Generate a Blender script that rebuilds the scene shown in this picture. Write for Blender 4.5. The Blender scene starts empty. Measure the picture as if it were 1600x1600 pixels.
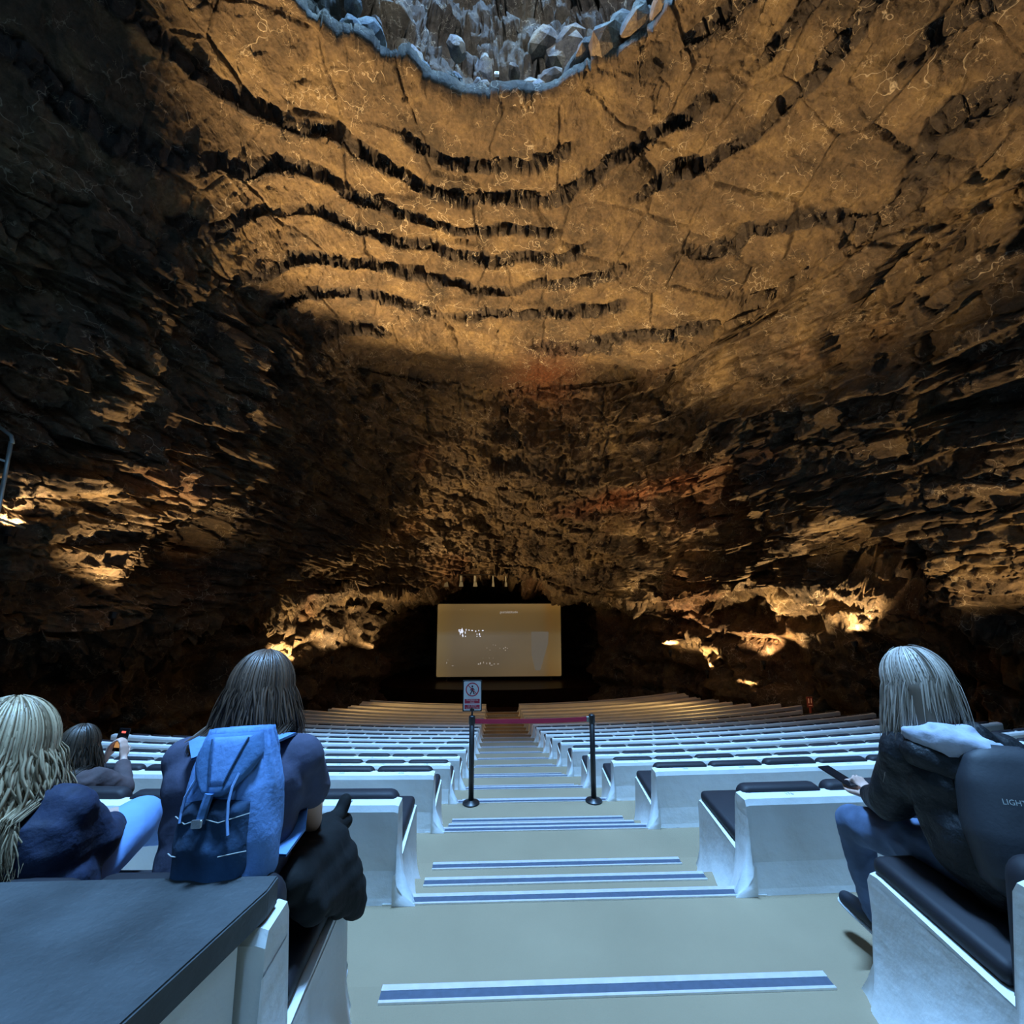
import bpy, bmesh, math, random
import numpy as np
from mathutils import Vector, Matrix
R = math.radians
SC = bpy.context.scene
COL = SC.collection

# ---------------------------------------------------------------- camera, world, exposure
cam_d = bpy.data.cameras.new('camera')
cam = bpy.data.objects.new('camera', cam_d)
COL.objects.link(cam)
cam_d.sensor_fit = 'HORIZONTAL'
cam_d.sensor_width = 36.0
cam_d.lens = 36.0 * 700.0 / 1600.0
cam_d.clip_start = 0.05
cam_d.clip_end = 400
CZ = 1.74
cam.location = (0, 0, CZ)
cam.rotation_euler = (R(90 + 8.13), 0, R(-2.05))
SC.camera = cam
SC.view_settings.view_transform = 'Standard'
SC.view_settings.look = 'None'
SC.view_settings.gamma = 1.0
SC.view_settings.exposure = 0.0
SC.view_settings.use_curve_mapping = False

world = bpy.data.worlds.new('sky')
SC.world = world
world.use_nodes = True
wn = world.node_tree
wn.nodes.clear()
wo = wn.nodes.new('ShaderNodeOutputWorld')
wb = wn.nodes.new('ShaderNodeBackground')
wb.inputs['Color'].default_value = (0.26, 0.60, 1.0, 1)
wb.inputs['Strength'].default_value = 1.1
wn.links.new(wb.outputs[0], wo.inputs[0])
WARM = (1.0, 0.66, 0.30)

def lamp(name, typ, loc, energy, color, target=None, size=0.1, spot=60, blend=0.5, label=None):
    d = bpy.data.lights.new(name, typ)
    o = bpy.data.objects.new(name, d)
    COL.objects.link(o)
    o.location = loc
    d.energy = energy
    d.color = color
    if typ == 'AREA':
        d.shape = 'DISK'
        d.size = size
    else:
        d.shadow_soft_size = size
    if typ == 'SPOT':
        d.spot_size = R(spot)
        d.spot_blend = blend
    if target is not None:
        o.rotation_euler = (Vector(target) - Vector(loc)).to_track_quat('-Z', 'Y').to_euler()
    return o
SC.cycles.max_bounces = 3
SC.cycles.diffuse_bounces = 2
SC.cycles.glossy_bounces = 2
SC.cycles.transmission_bounces = 2
SC.cycles.use_adaptive_sampling = True
SC.cycles.adaptive_threshold = 0.05
SC.cycles.adaptive_min_samples = 16
SC.cycles.sample_clamp_indirect = 4.0
# daylight falling down the hole over the upper rows, and from the cave mouth behind the camera
DAY = (0.25, 0.54, 1.0)
d_ = lamp('daylight_hole', 'AREA', (-0.3, 5.5, CZ + 36.0), 6700, DAY, (0.0, 4.5, 0.0), 6.5)
d_.data.spread = R(74)
lamp('daylight_mouth', 'SPOT', (-1.0, -13.0, CZ + 9.0), 2300, DAY, (0.2, -4.0, -0.8), 1.5, 50, 0.5)
lamp('rim_fill', 'SPOT', (-0.3, -1.5, CZ + 22.0), 10000, (0.78, 0.88, 1.0), (0.0, 11.5, CZ + 19.8), 0.6, 42, 0.25)  # added spot over the camera to brighten the rocks of the rim
# warm unseen spots: floods on roof and rows, added fill on the back wall
lamp('roof_flood', 'SPOT', (-9.8, 16.5, -1.2), 46000, WARM, (2.2, 13.0, 15.8), 0.2, 66, 0.4)
lamp('roof_flood', 'SPOT', (3.0, 34.5, -4.5), 5000, WARM, (3.5, 15.0, 16.0), 0.2, 44, 0.8)
lamp('back_fill', 'SPOT', (14.0, 24.0, -4.6), 18000, WARM, (4.0, 31.0, 9.0), 0.2, 80, 0.8)
lamp('back_fill', 'SPOT', (-9.0, 26.0, -4.0), 11000, WARM, (3.0, 32.0, 7.0), 0.2, 70, 0.8)
lamp('row_flood', 'SPOT', (-9.8, 30.2, -0.6), 1500, (1.0, 0.60, 0.20), (0.0, 22.0, -6.0), 0.15, 75, 0.8)
lamp('row_flood', 'SPOT', (12.6, 28.6, -1.0), 1900, (1.0, 0.60, 0.20), (4.0, 21.0, -6.0), 0.15, 75, 0.8)

# ---------------------------------------------------------------- object helpers
def tag(o, label=None, cat=None, group=None, kind=None):
    if label: o['label'] = label
    if cat: o['category'] = cat
    if group: o['group'] = group
    if kind: o['kind'] = kind
    return o

def thing(name, label, cat, loc=(0, 0, 0), rz=0.0, group=None):
    o = bpy.data.objects.new(name, None)
    COL.objects.link(o)
    o.empty_display_size = 0.1
    o.location = loc
    o.rotation_euler = (0, 0, rz)
    return tag(o, label, cat, group)

def link_mesh(name, me, mat=None, parent=None, smooth=False):
    if mat is not None and len(me.materials) == 0:
        me.materials.append(mat)
    if smooth:
        me.polygons.foreach_set('use_smooth', np.ones(len(me.polygons), bool))
    o = bpy.data.objects.new(name, me)
    COL.objects.link(o)
    if parent is not None:
        o.parent = parent
    return o

def obj(name, bm, mat=None, parent=None, smooth=False):
    me = bpy.data.meshes.new(name)
    bm.to_mesh(me)
    bm.free()
    return link_mesh(name, me, mat, parent, smooth)

def from_arrays(name, verts, faces, mat=None, parent=None, smooth=False):
    me = bpy.data.meshes.new(name)
    me.from_pydata([tuple(v) for v in verts], [], faces)
    me.update()
    return link_mesh(name, me, mat, parent, smooth)

def bx(bm, x0, x1, y0, y1, z0, z1, bevel=0.0, seg=2, M=None):
    r = bmesh.ops.create_cube(bm, size=1.0)
    vs = r['verts']
    for v in vs:
        v.co = Vector(((x0 + x1) / 2 + v.co.x * (x1 - x0), (y0 + y1) / 2 + v.co.y * (y1 - y0), (z0 + z1) / 2 + v.co.z * (z1 - z0)))
    if bevel > 0:
        es = list({e for v in vs for e in v.link_edges})
        r = bmesh.ops.bevel(bm, geom=es, offset=bevel, segments=seg, affect='EDGES', profile=0.5)
        vs = list({v for f in r['faces'] for v in f.verts} | {v for v in vs if v.is_valid})
    if M is not None:
        for v in vs:
            v.co = M @ v.co
    return vs

def tube(bm, pts, rad, n=10, cap=True):
    """tapered tube along points; rad is a number or a list"""
    pts = [Vector(p) for p in pts]
    if not hasattr(rad, '__len__'):
        rad = [rad] * len(pts)
    rings = []
    up = None
    for i, p in enumerate(pts):
        t = (pts[min(i + 1, len(pts) - 1)] - pts[max(i - 1, 0)]).normalized()
        if up is None:
            up = Vector((0, 0, 1)) if abs(t.z) < 0.9 else Vector((1, 0, 0))
        a = t.cross(up).normalized()
        b = a.cross(t).normalized()
        up = b
        rings.append([bm.verts.new(p + (a * math.cos(2 * math.pi * j / n) + b * math.sin(2 * math.pi * j / n)) * rad[i]) for j in range(n)])
    for i in range(len(rings) - 1):
        for j in range(n):
            bm.faces.new((rings[i][j], rings[i][(j + 1) % n], rings[i + 1][(j + 1) % n], rings[i + 1][j]))
    if cap:
        bm.faces.new(rings[0][::-1])
        bm.faces.new(rings[-1])
    return rings

def lathe(bm, prof, n=24, c=(0, 0, 0)):
    rings = []
    for r_, z in prof:
        rings.append([bm.verts.new((c[0] + r_ * math.cos(2 * math.pi * j / n), c[1] + r_ * math.sin(2 * math.pi * j / n), c[2] + z)) for j in range(n)])
    for i in range(len(rings) - 1):
        for j in range(n):
            bm.faces.new((rings[i][j], rings[i][(j + 1) % n], rings[i + 1][(j + 1) % n], rings[i + 1][j]))
    bm.faces.new(rings[0][::-1])
    bm.faces.new(rings[-1])

def text_mesh(txt, size, depth=0.0, align='CENTER'):
    cu = bpy.data.curves.new('txt', 'FONT')
    cu.body = txt
    cu.size = size
    cu.extrude = depth
    cu.align_x = align
    cu.align_y = 'CENTER'
    cu.resolution_u = 2
    o = bpy.data.objects.new('txt', cu)
    COL.objects.link(o)
    dg = bpy.context.evaluated_depsgraph_get()
    me = bpy.data.meshes.new_from_object(o.evaluated_get(dg))
    bpy.data.objects.remove(o)
    bpy.data.curves.remove(cu)
    return me

# ---------------------------------------------------------------- materials
def mat(name, color, rough=0.7, metal=0.0, noise=None, bump=None, spec=0.5, emit=None, coat=0.0, sheen=0.0):
    """noise=(scale, amount) tints the colour, bump=(scale, strength, distance)"""
    m = bpy.data.materials.new(name)
    m.use_nodes = True
    nt = m.node_tree
    p = nt.nodes['Principled BSDF']
    p.inputs['Base Color'].default_value = (*color, 1)
    p.inputs['Roughness'].default_value = rough
    p.inputs['Metallic'].default_value = metal
    p.inputs['Specular IOR Level'].default_value = spec
    p.inputs['Coat Weight'].default_value = coat
    p.inputs['Sheen Weight'].default_value = sheen
    tc = nt.nodes.new('ShaderNodeTexCoord')
    if noise:
        n = nt.nodes.new('ShaderNodeTexNoise')
        n.inputs['Scale'].default_value = noise[0]
        n.inputs['Detail'].default_value = 5
        nt.links.new(tc.outputs['Object'], n.inputs['Vector'])
        r = nt.nodes.new('ShaderNodeValToRGB')
        a = noise[1]
        r.color_ramp.elements[0].position = 0.3
        r.color_ramp.elements[1].position = 0.7
        r.color_ramp.elements[0].color = (*[c * (1 - a) for c in color], 1)
        r.color_ramp.elements[1].color = (*[min(1, c * (1 + a)) for c in color], 1)
        nt.links.new(n.outputs['Fac'], r.inputs['Fac'])
        nt.links.new(r.outputs['Color'], p.inputs['Base Color'])
    if bump:
        n2 = nt.nodes.new('ShaderNodeTexNoise')
        n2.inputs['Scale'].default_value = bump[0]
        n2.inputs['Detail'].default_value = 6
        nt.links.new(tc.outputs['Object'], n2.inputs['Vector'])
        b = nt.nodes.new('ShaderNodeBump')
        b.inputs['Strength'].default_value = bump[1]
        b.inputs['Distance'].default_value = bump[2]
        nt.links.new(n2.outputs['Fac'], b.inputs['Height'])
        nt.links.new(b.outputs['Normal'], p.inputs['Normal'])
    if emit:
        p.inputs['Emission Color'].default_value = (*emit[0], 1)
        p.inputs['Emission Strength'].default_value = emit[1]
    return m

M = {}
M['plaster'] = mat('white_plaster', (0.74, 0.74, 0.72), 0.55, noise=(1.7, 0.07), bump=(9, 0.35, 0.02))
M['carpet'] = mat('beige_carpet', (0.27, 0.205, 0.13), 0.95, noise=(1.2, 0.10), bump=(140, 0.6, 0.003), spec=0.2)
M['cushion'] = mat('dark_cushion', (0.016, 0.015, 0.019), 0.62, noise=(4, 0.2), bump=(5, 0.3, 0.015), spec=0.35)
M['alu'] = mat('aluminium', (0.85, 0.87, 0.9), 0.32, metal=0.6, noise=(30, 0.06))
M['groove'] = mat('grey_blue_tread_insert', (0.055, 0.070, 0.105), 0.6, noise=(40, 0.15))
M['slab'] = mat('dark_ledge_top', (0.036, 0.040, 0.042), 0.6, noise=(6, 0.45), bump=(60, 0.5, 0.004))
M['black'] = mat('black_plastic', (0.012, 0.012, 0.013), 0.4)
M['ink'] = mat('number_ink', (0.08, 0.10, 0.16), 0.7)

# ---------------------------------------------------------------- seating geometry
# The rows are arcs about a point beyond the stage; u runs along a row, v is the distance on the aisle axis.
XC, YC = 0.445, 57.0
NROW = 19
PITCH = 1.5
HREL = [0.82, 1.255, 1.715, 2.225, 2.71, 3.15, 3.57, 3.99, 4.40, 4.79, 5.16, 5.53, 5.90, 6.25, 6.58, 6.90, 7.17, 7.43, 7.61]
FREL = [1.72, 2.15, 2.62, 3.13] + [HREL[k + 1] + 0.44 for k in range(4, 18)] + [8.58]
ZF = [CZ - h for h in FREL]
ZUP0 = CZ - 1.29
YB = [1.17 + PITCH * k for k in range(NROW)]
EDGE = 0.975
SEATD = 0.66

def arc(u, v, z):
    rr = YC - v
    a = u / rr
    return (XC + rr * math.sin(a), YC - rr * math.cos(a), z)

# floor: landings reaching under every row, stepped treads in the aisle
ENDL = [3.9, 6.0, 7.6, 8.4, 9.1, 9.5, 9.2, 8.0, 8.0, 8.1, 8.9, 9.2, 9.7, 10.0, 10.2, 9.3, 8.7, 8.5, 8.3]
ENDR = [3.9, 6.0, 7.6, 8.8, 9.8, 10.6, 11.2, 11.6, 12.0, 12.0, 11.6, 13.0, 13.1, 12.4, 12.3, 12.4, 12.0, 12.0, 11.9]

def floor_strip(bm, u0, u1, v0, v1, z0, z1, zb):
    """a slab along the arc between v0 and v1 with top at z0, riser at v1 down to z1"""
    n = max(2, int(abs(u1 - u0) / 0.6))
    top0, top1, bot = [], [], []
    for i in range(n + 1):
        u = u0 + (u1 - u0) * i / n
        top0.append(bm.verts.new(arc(u, v0, z0)))
        top1.append(bm.verts.new(arc(u, v1, z0)))
        bot.append(bm.verts.new(arc(u, v1, z1)))
    for i in range(n):
        bm.faces.new((top0[i], top0[i + 1], top1[i + 1], top1[i]))
        bm.faces.new((top1[i], top1[i + 1], bot[i + 1], bot[i]))

bm = bmesh.new()
floor_strip(bm, -9, 9, -9, YB[0] + 0.05, ZUP0, ZUP0 - 0.15, 0)
nos = []
TR = EDGE - 0.0
for k in range(NROW):
    zup = ZF[k - 1] if k else ZUP0
    d = zup - ZF[k]
    y0 = YB[k]
    nos.append((y0, zup, 1.035))
    for j in (1, 2):
        z = zup - d * j / 3
        floor_strip(bm, -EDGE - 0.1, EDGE + 0.1, y0 + 0.05 if j == 1 else y0 + 0.42, y0 + 0.42 if j == 1 else y0 + 0.82, z, z - d / 3 - 0.02, 0)
        nos.append((y0 + (0.42 if j == 1 else 0.82), z, 0.875))
    y1 = YB[k + 1] + 0.05 if k + 1 < NROW else 29.6
    dn = (ZF[k] - ZF[k + 1]) if k + 1 < NROW else 0.5
    floor_strip(bm, -ENDL[k] - 0.6, ENDR[k] + 0.6, y0 + 0.1, y1, ZF[k], ZF[k] - dn / 3 - 0.02 if k + 1 == NROW else ZF[k] - dn / 3 - 0.02, 0)
floor = tag(obj('floor', bm, M['carpet']), kind='structure')
# nosings
def nosing_mesh(half):
    b1 = bmesh.new(); b2 = bmesh.new()
    bx(b1, -half, half, -0.07, -0.058, 0, 0.008)
    bx(b1, -half, half, -0.020, 0.006, -0.018, 0.008)
    bx(b2, -half, half, -0.058, -0.020, 0, 0.005)
    return b1, b2
nm = {}
for (y, z, half) in nos:
    if half not in nm:
        b1, b2 = nosing_mesh(half)
        a_ = bpy.data.meshes.new('stair_nosing'); b1.to_mesh(a_); b1.free(); a_.materials.append(M['alu'])
        g_ = bpy.data.meshes.new('grip_insert'); b2.to_mesh(g_); b2.free(); g_.materials.append(M['groove'])
        nm[half] = (a_, g_)
    a_, g_ = nm[half]
    o = link_mesh('stair_nosing', a_, None, floor)
    o.location = (XC, y + (0.05 if half > 1 else 0.0), z)
    g = link_mesh('grip_insert', g_, None, o)

# bench bodies
def rounded_cushion(w, dth, h, bev=0.035, seg=3, sag=0.0):
    b = bmesh.new()
    bx(b, -w / 2, w / 2, 0, dth, 0, h, bevel=bev, seg=seg)
    me = bpy.data.meshes.new('cushion')
    b.to_mesh(me); b.free()
    me.materials.append(M['cushion'])
    me.polygons.foreach_set('use_smooth', np.ones(len(me.polygons), bool))
    return me
def back_cushion_mesh():
    """rounded pad whose upper corners are cut round"""
    b = bmesh.new()
    w, th, h = 0.505, 0.085, 0.60
    prof = []
    nx = 14
    def out(s):
        # outline in x,z
        pts = []
        rc = 0.055
        for (cx, cz, a0) in ((w / 2 - rc, h - rc, 0), (-w / 2 + rc, h - rc, 90), (-w / 2 + 0.02, 0.02, 180), (w / 2 - 0.02, 0.02, 270)):
            r_ = rc if cz > 0.1 else 0.02
            for q in range(5):
                a = R(a0 + 90 * q / 4)
                pts.append((cx + (r_ - s) * math.cos(a), cz + (r_ - s) * math.sin(a)))
        return pts
    layers = [(0.0, 0.016), (0.012, 0.003), (0.03, 0.0), (0.06, 0.0), (0.075, 0.006), (0.085, 0.022)]
    rings = []
    for (y, s) in layers:
        rings.append([b.verts.new((x, y, z)) for x, z in out(s)])
    n = len(rings[0])
    for i in range(len(rings) - 1):
        for j in range(n):
            b.faces.new((rings[i][j], rings[i][(j + 1) % n], rings[i + 1][(j + 1) % n], rings[i + 1][j]))
    b.faces.new(rings[0]); b.faces.new(rings[-1][::-1])
    bmesh.ops.recalc_face_normals(b, faces=b.faces)
    me = bpy.data.meshes.new('back_cushion')
    b.to_mesh(me); b.free()
    me.materials.append(M['cushion'])
    me.polygons.foreach_set('use_smooth', np.ones(len(me.polygons), bool))
    return me
BACK_ME = back_cushion_mesh()
SEAT_ME = rounded_cushion(0.505, 0.455, 0.07, 0.028)
NUM_ME = {}
def num_me(n):
    if n not in NUM_ME:
        m_ = text_mesh(str(n), 0.034)
        m_.materials.append(M['ink'])
        NUM_ME[n] = m_
    return NUM_ME[n]
ORD = ['first', 'second', 'third', 'fourth', 'fifth', 'sixth', 'seventh', 'eighth', 'ninth', 'tenth', 'eleventh', 'twelfth',
       'thirteenth', 'fourteenth', 'fifteenth', 'sixteenth', 'seventeenth', 'eighteenth', 'nineteenth']

def bench(k, s):
    zf = ZF[k]; zup = ZF[k - 1] if k else ZUP0
    vb = YB[k]
    top = CZ - HREL[k]
    uend = (ENDR if s > 0 else ENDL)[k]
    sidew = 'right' if s > 0 else 'left'
    if k < 11:
        lab = 'white bench row with dark cushions, %s from the camera, %s of the aisle' % (ORD[k], sidew)
    else:
        q = NROW - k
        lab = ('plain gold-lit bench row nearest the stage, %s of the aisle' % sidew) if q == 1 else \
              ('plain gold-lit bench row, %s back from the stage, %s of the aisle' % (ORD[q - 1], sidew))
    root = thing('bench', lab, 'bench', arc(s * EDGE, vb, zf), group=None)
    root['group'] = 'curved bench rows'
    org = Vector(root.location)
    # section polygon v,z (closed)
    sec = [(-0.035, zup - 0.03), (-0.02, zup + 0.03), (0.0, zup + 0.15), (0.012, top - 0.03), (0.025, top), (0.12, top), (0.135, top - 0.03),
           (0.17, zf + 0.565), (SEATD - 0.05, zf + 0.615), (SEATD - 0.015, zf + 0.61), (SEATD, zf + 0.58), (SEATD - 0.01, zf + 0.36),
           (SEATD + 0.03, zf + 0.18), (SEATD + 0.10, zf + 0.07), (SEATD + 0.20, zf + 0.015), (SEATD + 0.28, zf - 0.005), (SEATD + 0.28, zf - 0.06), (0.0, zf - 0.06)]
    b = bmesh.new()
    n = max(3, int((uend - EDGE) / 0.55))
    us = [EDGE + 0.0] + [EDGE + 0.02] + [EDGE + 0.02 + (uend - EDGE - 0.02) * i / n for i in range(1, n + 1)]
    rings = []
    for ui, u in enumerate(us):
        ring = []
        for (v, z) in sec:
            vv = vb + v
            if ui == 0:      # soften the end edge
                if z > zf + 0.3: z = z - 0.006
            p = Vector(arc(s * u, vv, z)) - org
            ring.append(b.verts.new(p))
        rings.append(ring)
    m = len(sec)
    for i in range(len(rings) - 1):
        for j in range(m):
            f = (rings[i][j], rings[i][(j + 1) % m], rings[i + 1][(j + 1) % m], rings[i + 1][j])
            b.faces.new(f if s > 0 else f[::-1])
    b.faces.new(rings[0] if s < 0 else rings[0][::-1]); b.faces.new(rings[-1][::-1] if s < 0 else rings[-1])
    bmesh.ops.recalc_face_normals(b, faces=b.faces)
    obj('bench_body', b, M['plaster'], root)
    # flared foot towards the aisle
    b = bmesh.new()
    vlist = [-0.035, -0.02, 0.0, 0.012, 0.05, 0.10, 0.134, 0.165, 0.20, 0.26, 0.32, 0.39, 0.46, 0.53, 0.60, 0.64, 0.67, 0.71, 0.76, 0.81, 0.86, 0.90, SEATD + 0.28]
    nv, nt_ = len(vlist) - 1, 12
    grid = []
    dd = zup - zf
    for i in range(nv + 1):
        v = vlist[i]
        if v <= 0.135:
            ramp = zup - dd * 0.33 * max(0, v) / 0.135
            tz = zup + (0.15 if v < 0 else 0.38)
        else:
            ramp = zf + 0.67 * dd * max(0, 1 - (v - 0.135) / (SEATD - 0.135))
            tz = zf + 0.545 + 0.06 * v if v < SEATD - 0.01 else zf + 0.01 + 0.30 * max(0, 1 - (v - SEATD) / 0.27) ** 2.2
        row = []
        span = min(0.38, max(0.03, tz - ramp))
        corner = max(0, min(1, (v - SEATD + 0.02) / 0.30))
        for j in range(nt_ + 1):
            t = j / nt_
            z = zf - 0.03 + (tz - zf + 0.03) * t
            hh = (z - ramp) / span
            off = 0.115 * (max(0, 1 - max(0, hh))) ** 2.4 * (1 - corner ** 2) ** 0.5
            row.append(b.verts.new(Vector(arc(s * (EDGE - 0.002 - off), vb + v, z)) - org))
        grid.append(row)
    for i in range(nv):
        for j in range(nt_):
            f = (grid[i][j], grid[i + 1][j], grid[i + 1][j + 1], grid[i][j + 1])
            b.faces.new(f if s < 0 else f[::-1])
    inner = [b.verts.new(Vector(arc(s * (EDGE + 0.01), vb + vlist[0], v_.co.z + org.z)) - org) for v_ in grid[0]]
    for j in range(nt_):
        f = (inner[j], grid[0][j], grid[0][j + 1], inner[j + 1])
        b.faces.new(f if s < 0 else f[::-1])
    obj('flared_foot', b, M['plaster'], root, smooth=True)
    # cushions
    if k < 11:
        nc = int((uend - EDGE) / 0.52)
        for c in range(nc):
            u = s * (EDGE + 0.012 + 0.26 + 0.52 * c)
            rot = u / (YC - vb)
            p = Vector(arc(u, vb + 0.13, top - 0.565)) - org
            o = link_mesh('back_cushion', BACK_ME, None, root)
            o.location = p; o.rotation_euler = (R(3.5), 0, rot)
            random.seed(k * 100 + c)
            o.location.z += random.uniform(-0.010, 0.006) - (0.016 if k > 2 else 0)
            if k < 4 or c < 2:
                p = Vector(arc(u, vb + 0.20, zf + 0.565)) - org
                o = link_mesh('seat_cushion', SEAT_ME, None, root)
                o.location = p; o.rotation_euler = (R(5), 0, rot)
            if 0 < k < 6:
                o = link_mesh('seat_number', num_me(262 - 4 * k * 7 - c if s < 0 else 176 + 2 * c + 30 * (k - 1)), None, root)
                p = Vector(arc(u + s * 0.02, vb + 0.068, top + 0.0015)) - org
                o.location = p; o.rotation_euler = (0, 0, rot)
    return root

for k in range(NROW):
    for s in (-1, 1):
        bench(k, s)
# ---------------------------------------------------------------- noise in numpy
def _hash(ix, iy, iz, s):
    u = np.uint32
    h = (ix.astype(u) * u(73856093)) ^ (iy.astype(u) * u(19349663)) ^ (iz.astype(u) * u(83492791)) ^ u((s * 2654435761) & 0xffffffff)
    h = (h ^ (h >> u(13))) * u(1274126177)
    h = (h ^ (h >> u(16))) * u(2246822519)
    h = h ^ (h >> u(13))
    return (h & u(0xffffff)).astype(np.float32) * np.float32(1.0 / 0xffffff)

def vnoise(P, s=0):
    P = np.asarray(P, dtype=np.float32) + np.float32(64)
    F = np.floor(P); f = P - F; I = F.astype(np.int32)
    f = f * f * f * (f * (f * 6 - 15) + 10)
    out = 0
    for dx in (0, 1):
        wx = f[:, 0] if dx else 1 - f[:, 0]
        for dy in (0, 1):
            wy = f[:, 1] if dy else 1 - f[:, 1]
            for dz in (0, 1):
                wz = f[:, 2] if dz else 1 - f[:, 2]
                out = out + wx * wy * wz * _hash(I[:, 0] + dx, I[:, 1] + dy, I[:, 2] + dz, s)
    return out * 2 - 1

def fbm(P, octv=4, s=0, gain=0.5):
    a, t, out, q = 1.0, 0.0, 0, 1.0
    for i in range(octv):
        out = out + a * vnoise(P * q + i * 17.3, s + i)
        t += a; a *= gain; q *= 2.03
    return out / t

def cells(P, s=0, box=False):
    """nearest-cell noise: random value of the cell, distance to its border"""
    P = np.asarray(P, dtype=np.float32) + np.float32(64)
    F = np.floor(P - 0.5); I = F.astype(np.int32)
    d1 = np.full(len(P), 9.0, np.float32); d2 = d1.copy(); val = np.zeros(len(P), np.float32); v2 = val.copy()
    tx = val.copy(); ty = val.copy(); tz = val.copy()
    for dx in (0, 1):
        for dy in (0, 1):
            for dz in (0, 1):
                cx, cy, cz = I[:, 0] + dx, I[:, 1] + dy, I[:, 2] + dz
                h1 = _hash(cx, cy, cz, s); h2 = _hash(cx, cy, cz, s + 1); h3 = _hash(cx, cy, cz, s + 2)
                ox = (cx + 0.2 + 0.6 * h1) - P[:, 0]; oy = (cy + 0.2 + 0.6 * h2) - P[:, 1]; oz = (cz + 0.2 + 0.6 * h3) - P[:, 2]
                d = np.maximum(np.maximum(np.abs(ox), np.abs(oy)), np.abs(oz)) if box else np.sqrt(ox * ox + oy * oy + oz * oz)
                h4 = _hash(cx, cy, cz, s + 3)
                n = d < d1
                d2 = np.where(n, d1, np.minimum(d2, d))
                tx = np.where(n, ox, tx); ty = np.where(n, oy, ty); tz = np.where(n, oz, tz)
                val = np.where(n, h4, val)
                d1 = np.where(n, d, d1)
    # facet: each cell's face is a tilted plane
    facet = (tx * (val - 0.5) + ty * (_frac(val * 7.3) - 0.5) + tz * (_frac(val * 13.7) - 0.5)) * 2
    return val, d2 - d1, facet

def _frac(x):
    return x - np.floor(x)

def sstep(a, b, x):
    t = np.clip((x - a) / (b - a), 0, 1)
    return t * t * (3 - 2 * t)

# ---------------------------------------------------------------- the cave
# A lava tube whose roof has fallen in over the upper rows: a ring of rock about the hole's axis.
HX, HY = -0.3, 4.7
Z0 = CZ                          # heights below are measured from eye level
def tab(ps, xs, ys):
    return np.interp(ps, xs, ys)

NA_F, NS = 1340, 690
# azimuth samples: fine towards the stage, coarse behind the camera
az = np.concatenate([np.linspace(-180, -112, 50, endpoint=False), np.linspace(-112, 112, NA_F, endpoint=False), np.linspace(112, 180, 50)])
NA = len(az)
def rh_f(a):      # radius of the hole
    return tab(a, [-180, -135, -110, -80, -45, 0, 45, 80, 110, 135, 180], [14, 12, 8.5, 6.9, 6.7, 6.9, 6.7, 6.4, 8.5, 12, 14])
def rw_f(a):      # radius of the cave wall at eye level
    return tab(a, [-180, -150, -110, -90, -70, -55, -42, -30, -18, -8, 0, 8, 18, 30, 42, 55, 70, 90, 110, 150, 180],
                  [22, 20, 17, 15.5, 15.0, 15.6, 18.0, 23.0, 27.5, 29.5, 30, 30, 29.0, 25.5, 21.0, 18.0, 17.0, 17.5, 19, 21, 22])
def zc_f(a):      # height (over the eye) where the roof turns into the wall
    return tab(a, [-180, -90, -60, -35, 0, 35, 60, 90, 180], [9, 8.0, 8.5, 10.0, 11.6, 10.6, 10.0, 9.5, 9])
def rc_f(a):      # radius where it does so
    return rh_f(a) + (rw_f(a) - rh_f(a)) * tab(a, [-180, -90, -60, -30, 0, 30, 60, 90, 180], [0.6, 0.55, 0.5, 0.60, 0.64, 0.66, 0.62, 0.6, 0.6])

A2, S2 = np.meshgrid(az, np.linspace(0, 1, NS), indexing='ij')
A2 = A2.ravel(); S2 = S2.ravel()
ar = np.radians(A2)
wob = vnoise(np.stack([np.sin(ar) * 2.5, np.cos(ar) * 2.5, ar * 0 + 3.1], 1), 5)
wob2 = vnoise(np.stack([np.sin(ar) * 9, np.cos(ar) * 9, ar * 0 + 1.7], 1), 6)
rh = rh_f(A2) + wob * 0.35 + wob2 * 0.25
rw = rw_f(A2); zc = zc_f(A2); rc = rc_f(A2)
ZL = 14.2
s1, s2, s3, s4 = 0.10, 0.46, 0.88, 0.94
r_ = np.zeros_like(S2); z_ = np.zeros_like(S2)
# 1 shaft above the lip
m = S2 < s1
t = S2[m] / s1
tall = tab(np.abs(A2[m]), [0, 60, 100, 140, 180], [11.0, 10.0, 7.0, 4.0, 4.0])
q = np.clip(t / 0.82, 0, 1)
r_[m] = rh[m] + np.where(t < 0.82, 1.5 + 1.2 * (1 - q), 1.5 * (1 - (t - 0.82) / 0.18)) - 0.1 * t
z_[m] = ZL + np.where(t < 0.82, 1.2 + tall * (1 - q), 0.3 + 0.9 * (1 - (t - 0.82) / 0.18) ** 2)
# 2 roof with ledges stepping down from the lip
m = (S2 >= s1) & (S2 < s2)
t = (S2[m] - s1) / (s2 - s1)
rr = rh[m] + (rc[m] - rh[m]) * t
px_ = HX + rr * np.sin(ar[m]); py_ = HY + rr * np.cos(ar[m])
phase = 0.55 * vnoise(np.stack([px_ * 0.14, py_ * 0.14, py_ * 0], 1), 11) + 0.26 * vnoise(np.stack([px_ * 0.45, py_ * 0.45, py_ * 0], 1), 12) + 0.09 * vnoise(np.stack([px_ * 2.1, py_ * 2.1, py_ * 0], 1), 13)
out = rr - rh[m]
n_ = np.interp(out, [0, 1.4, 2.5, 3.9, 4.8, 6.4, 8.2, 10.4, 14, 20], [0, 0.85, 1.85, 2.85, 3.85, 4.85, 5.85, 6.85, 7.6, 8.6]) + phase * sstep(0.0, 1.0, out)
fr = n_ - np.floor(n_)
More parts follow.
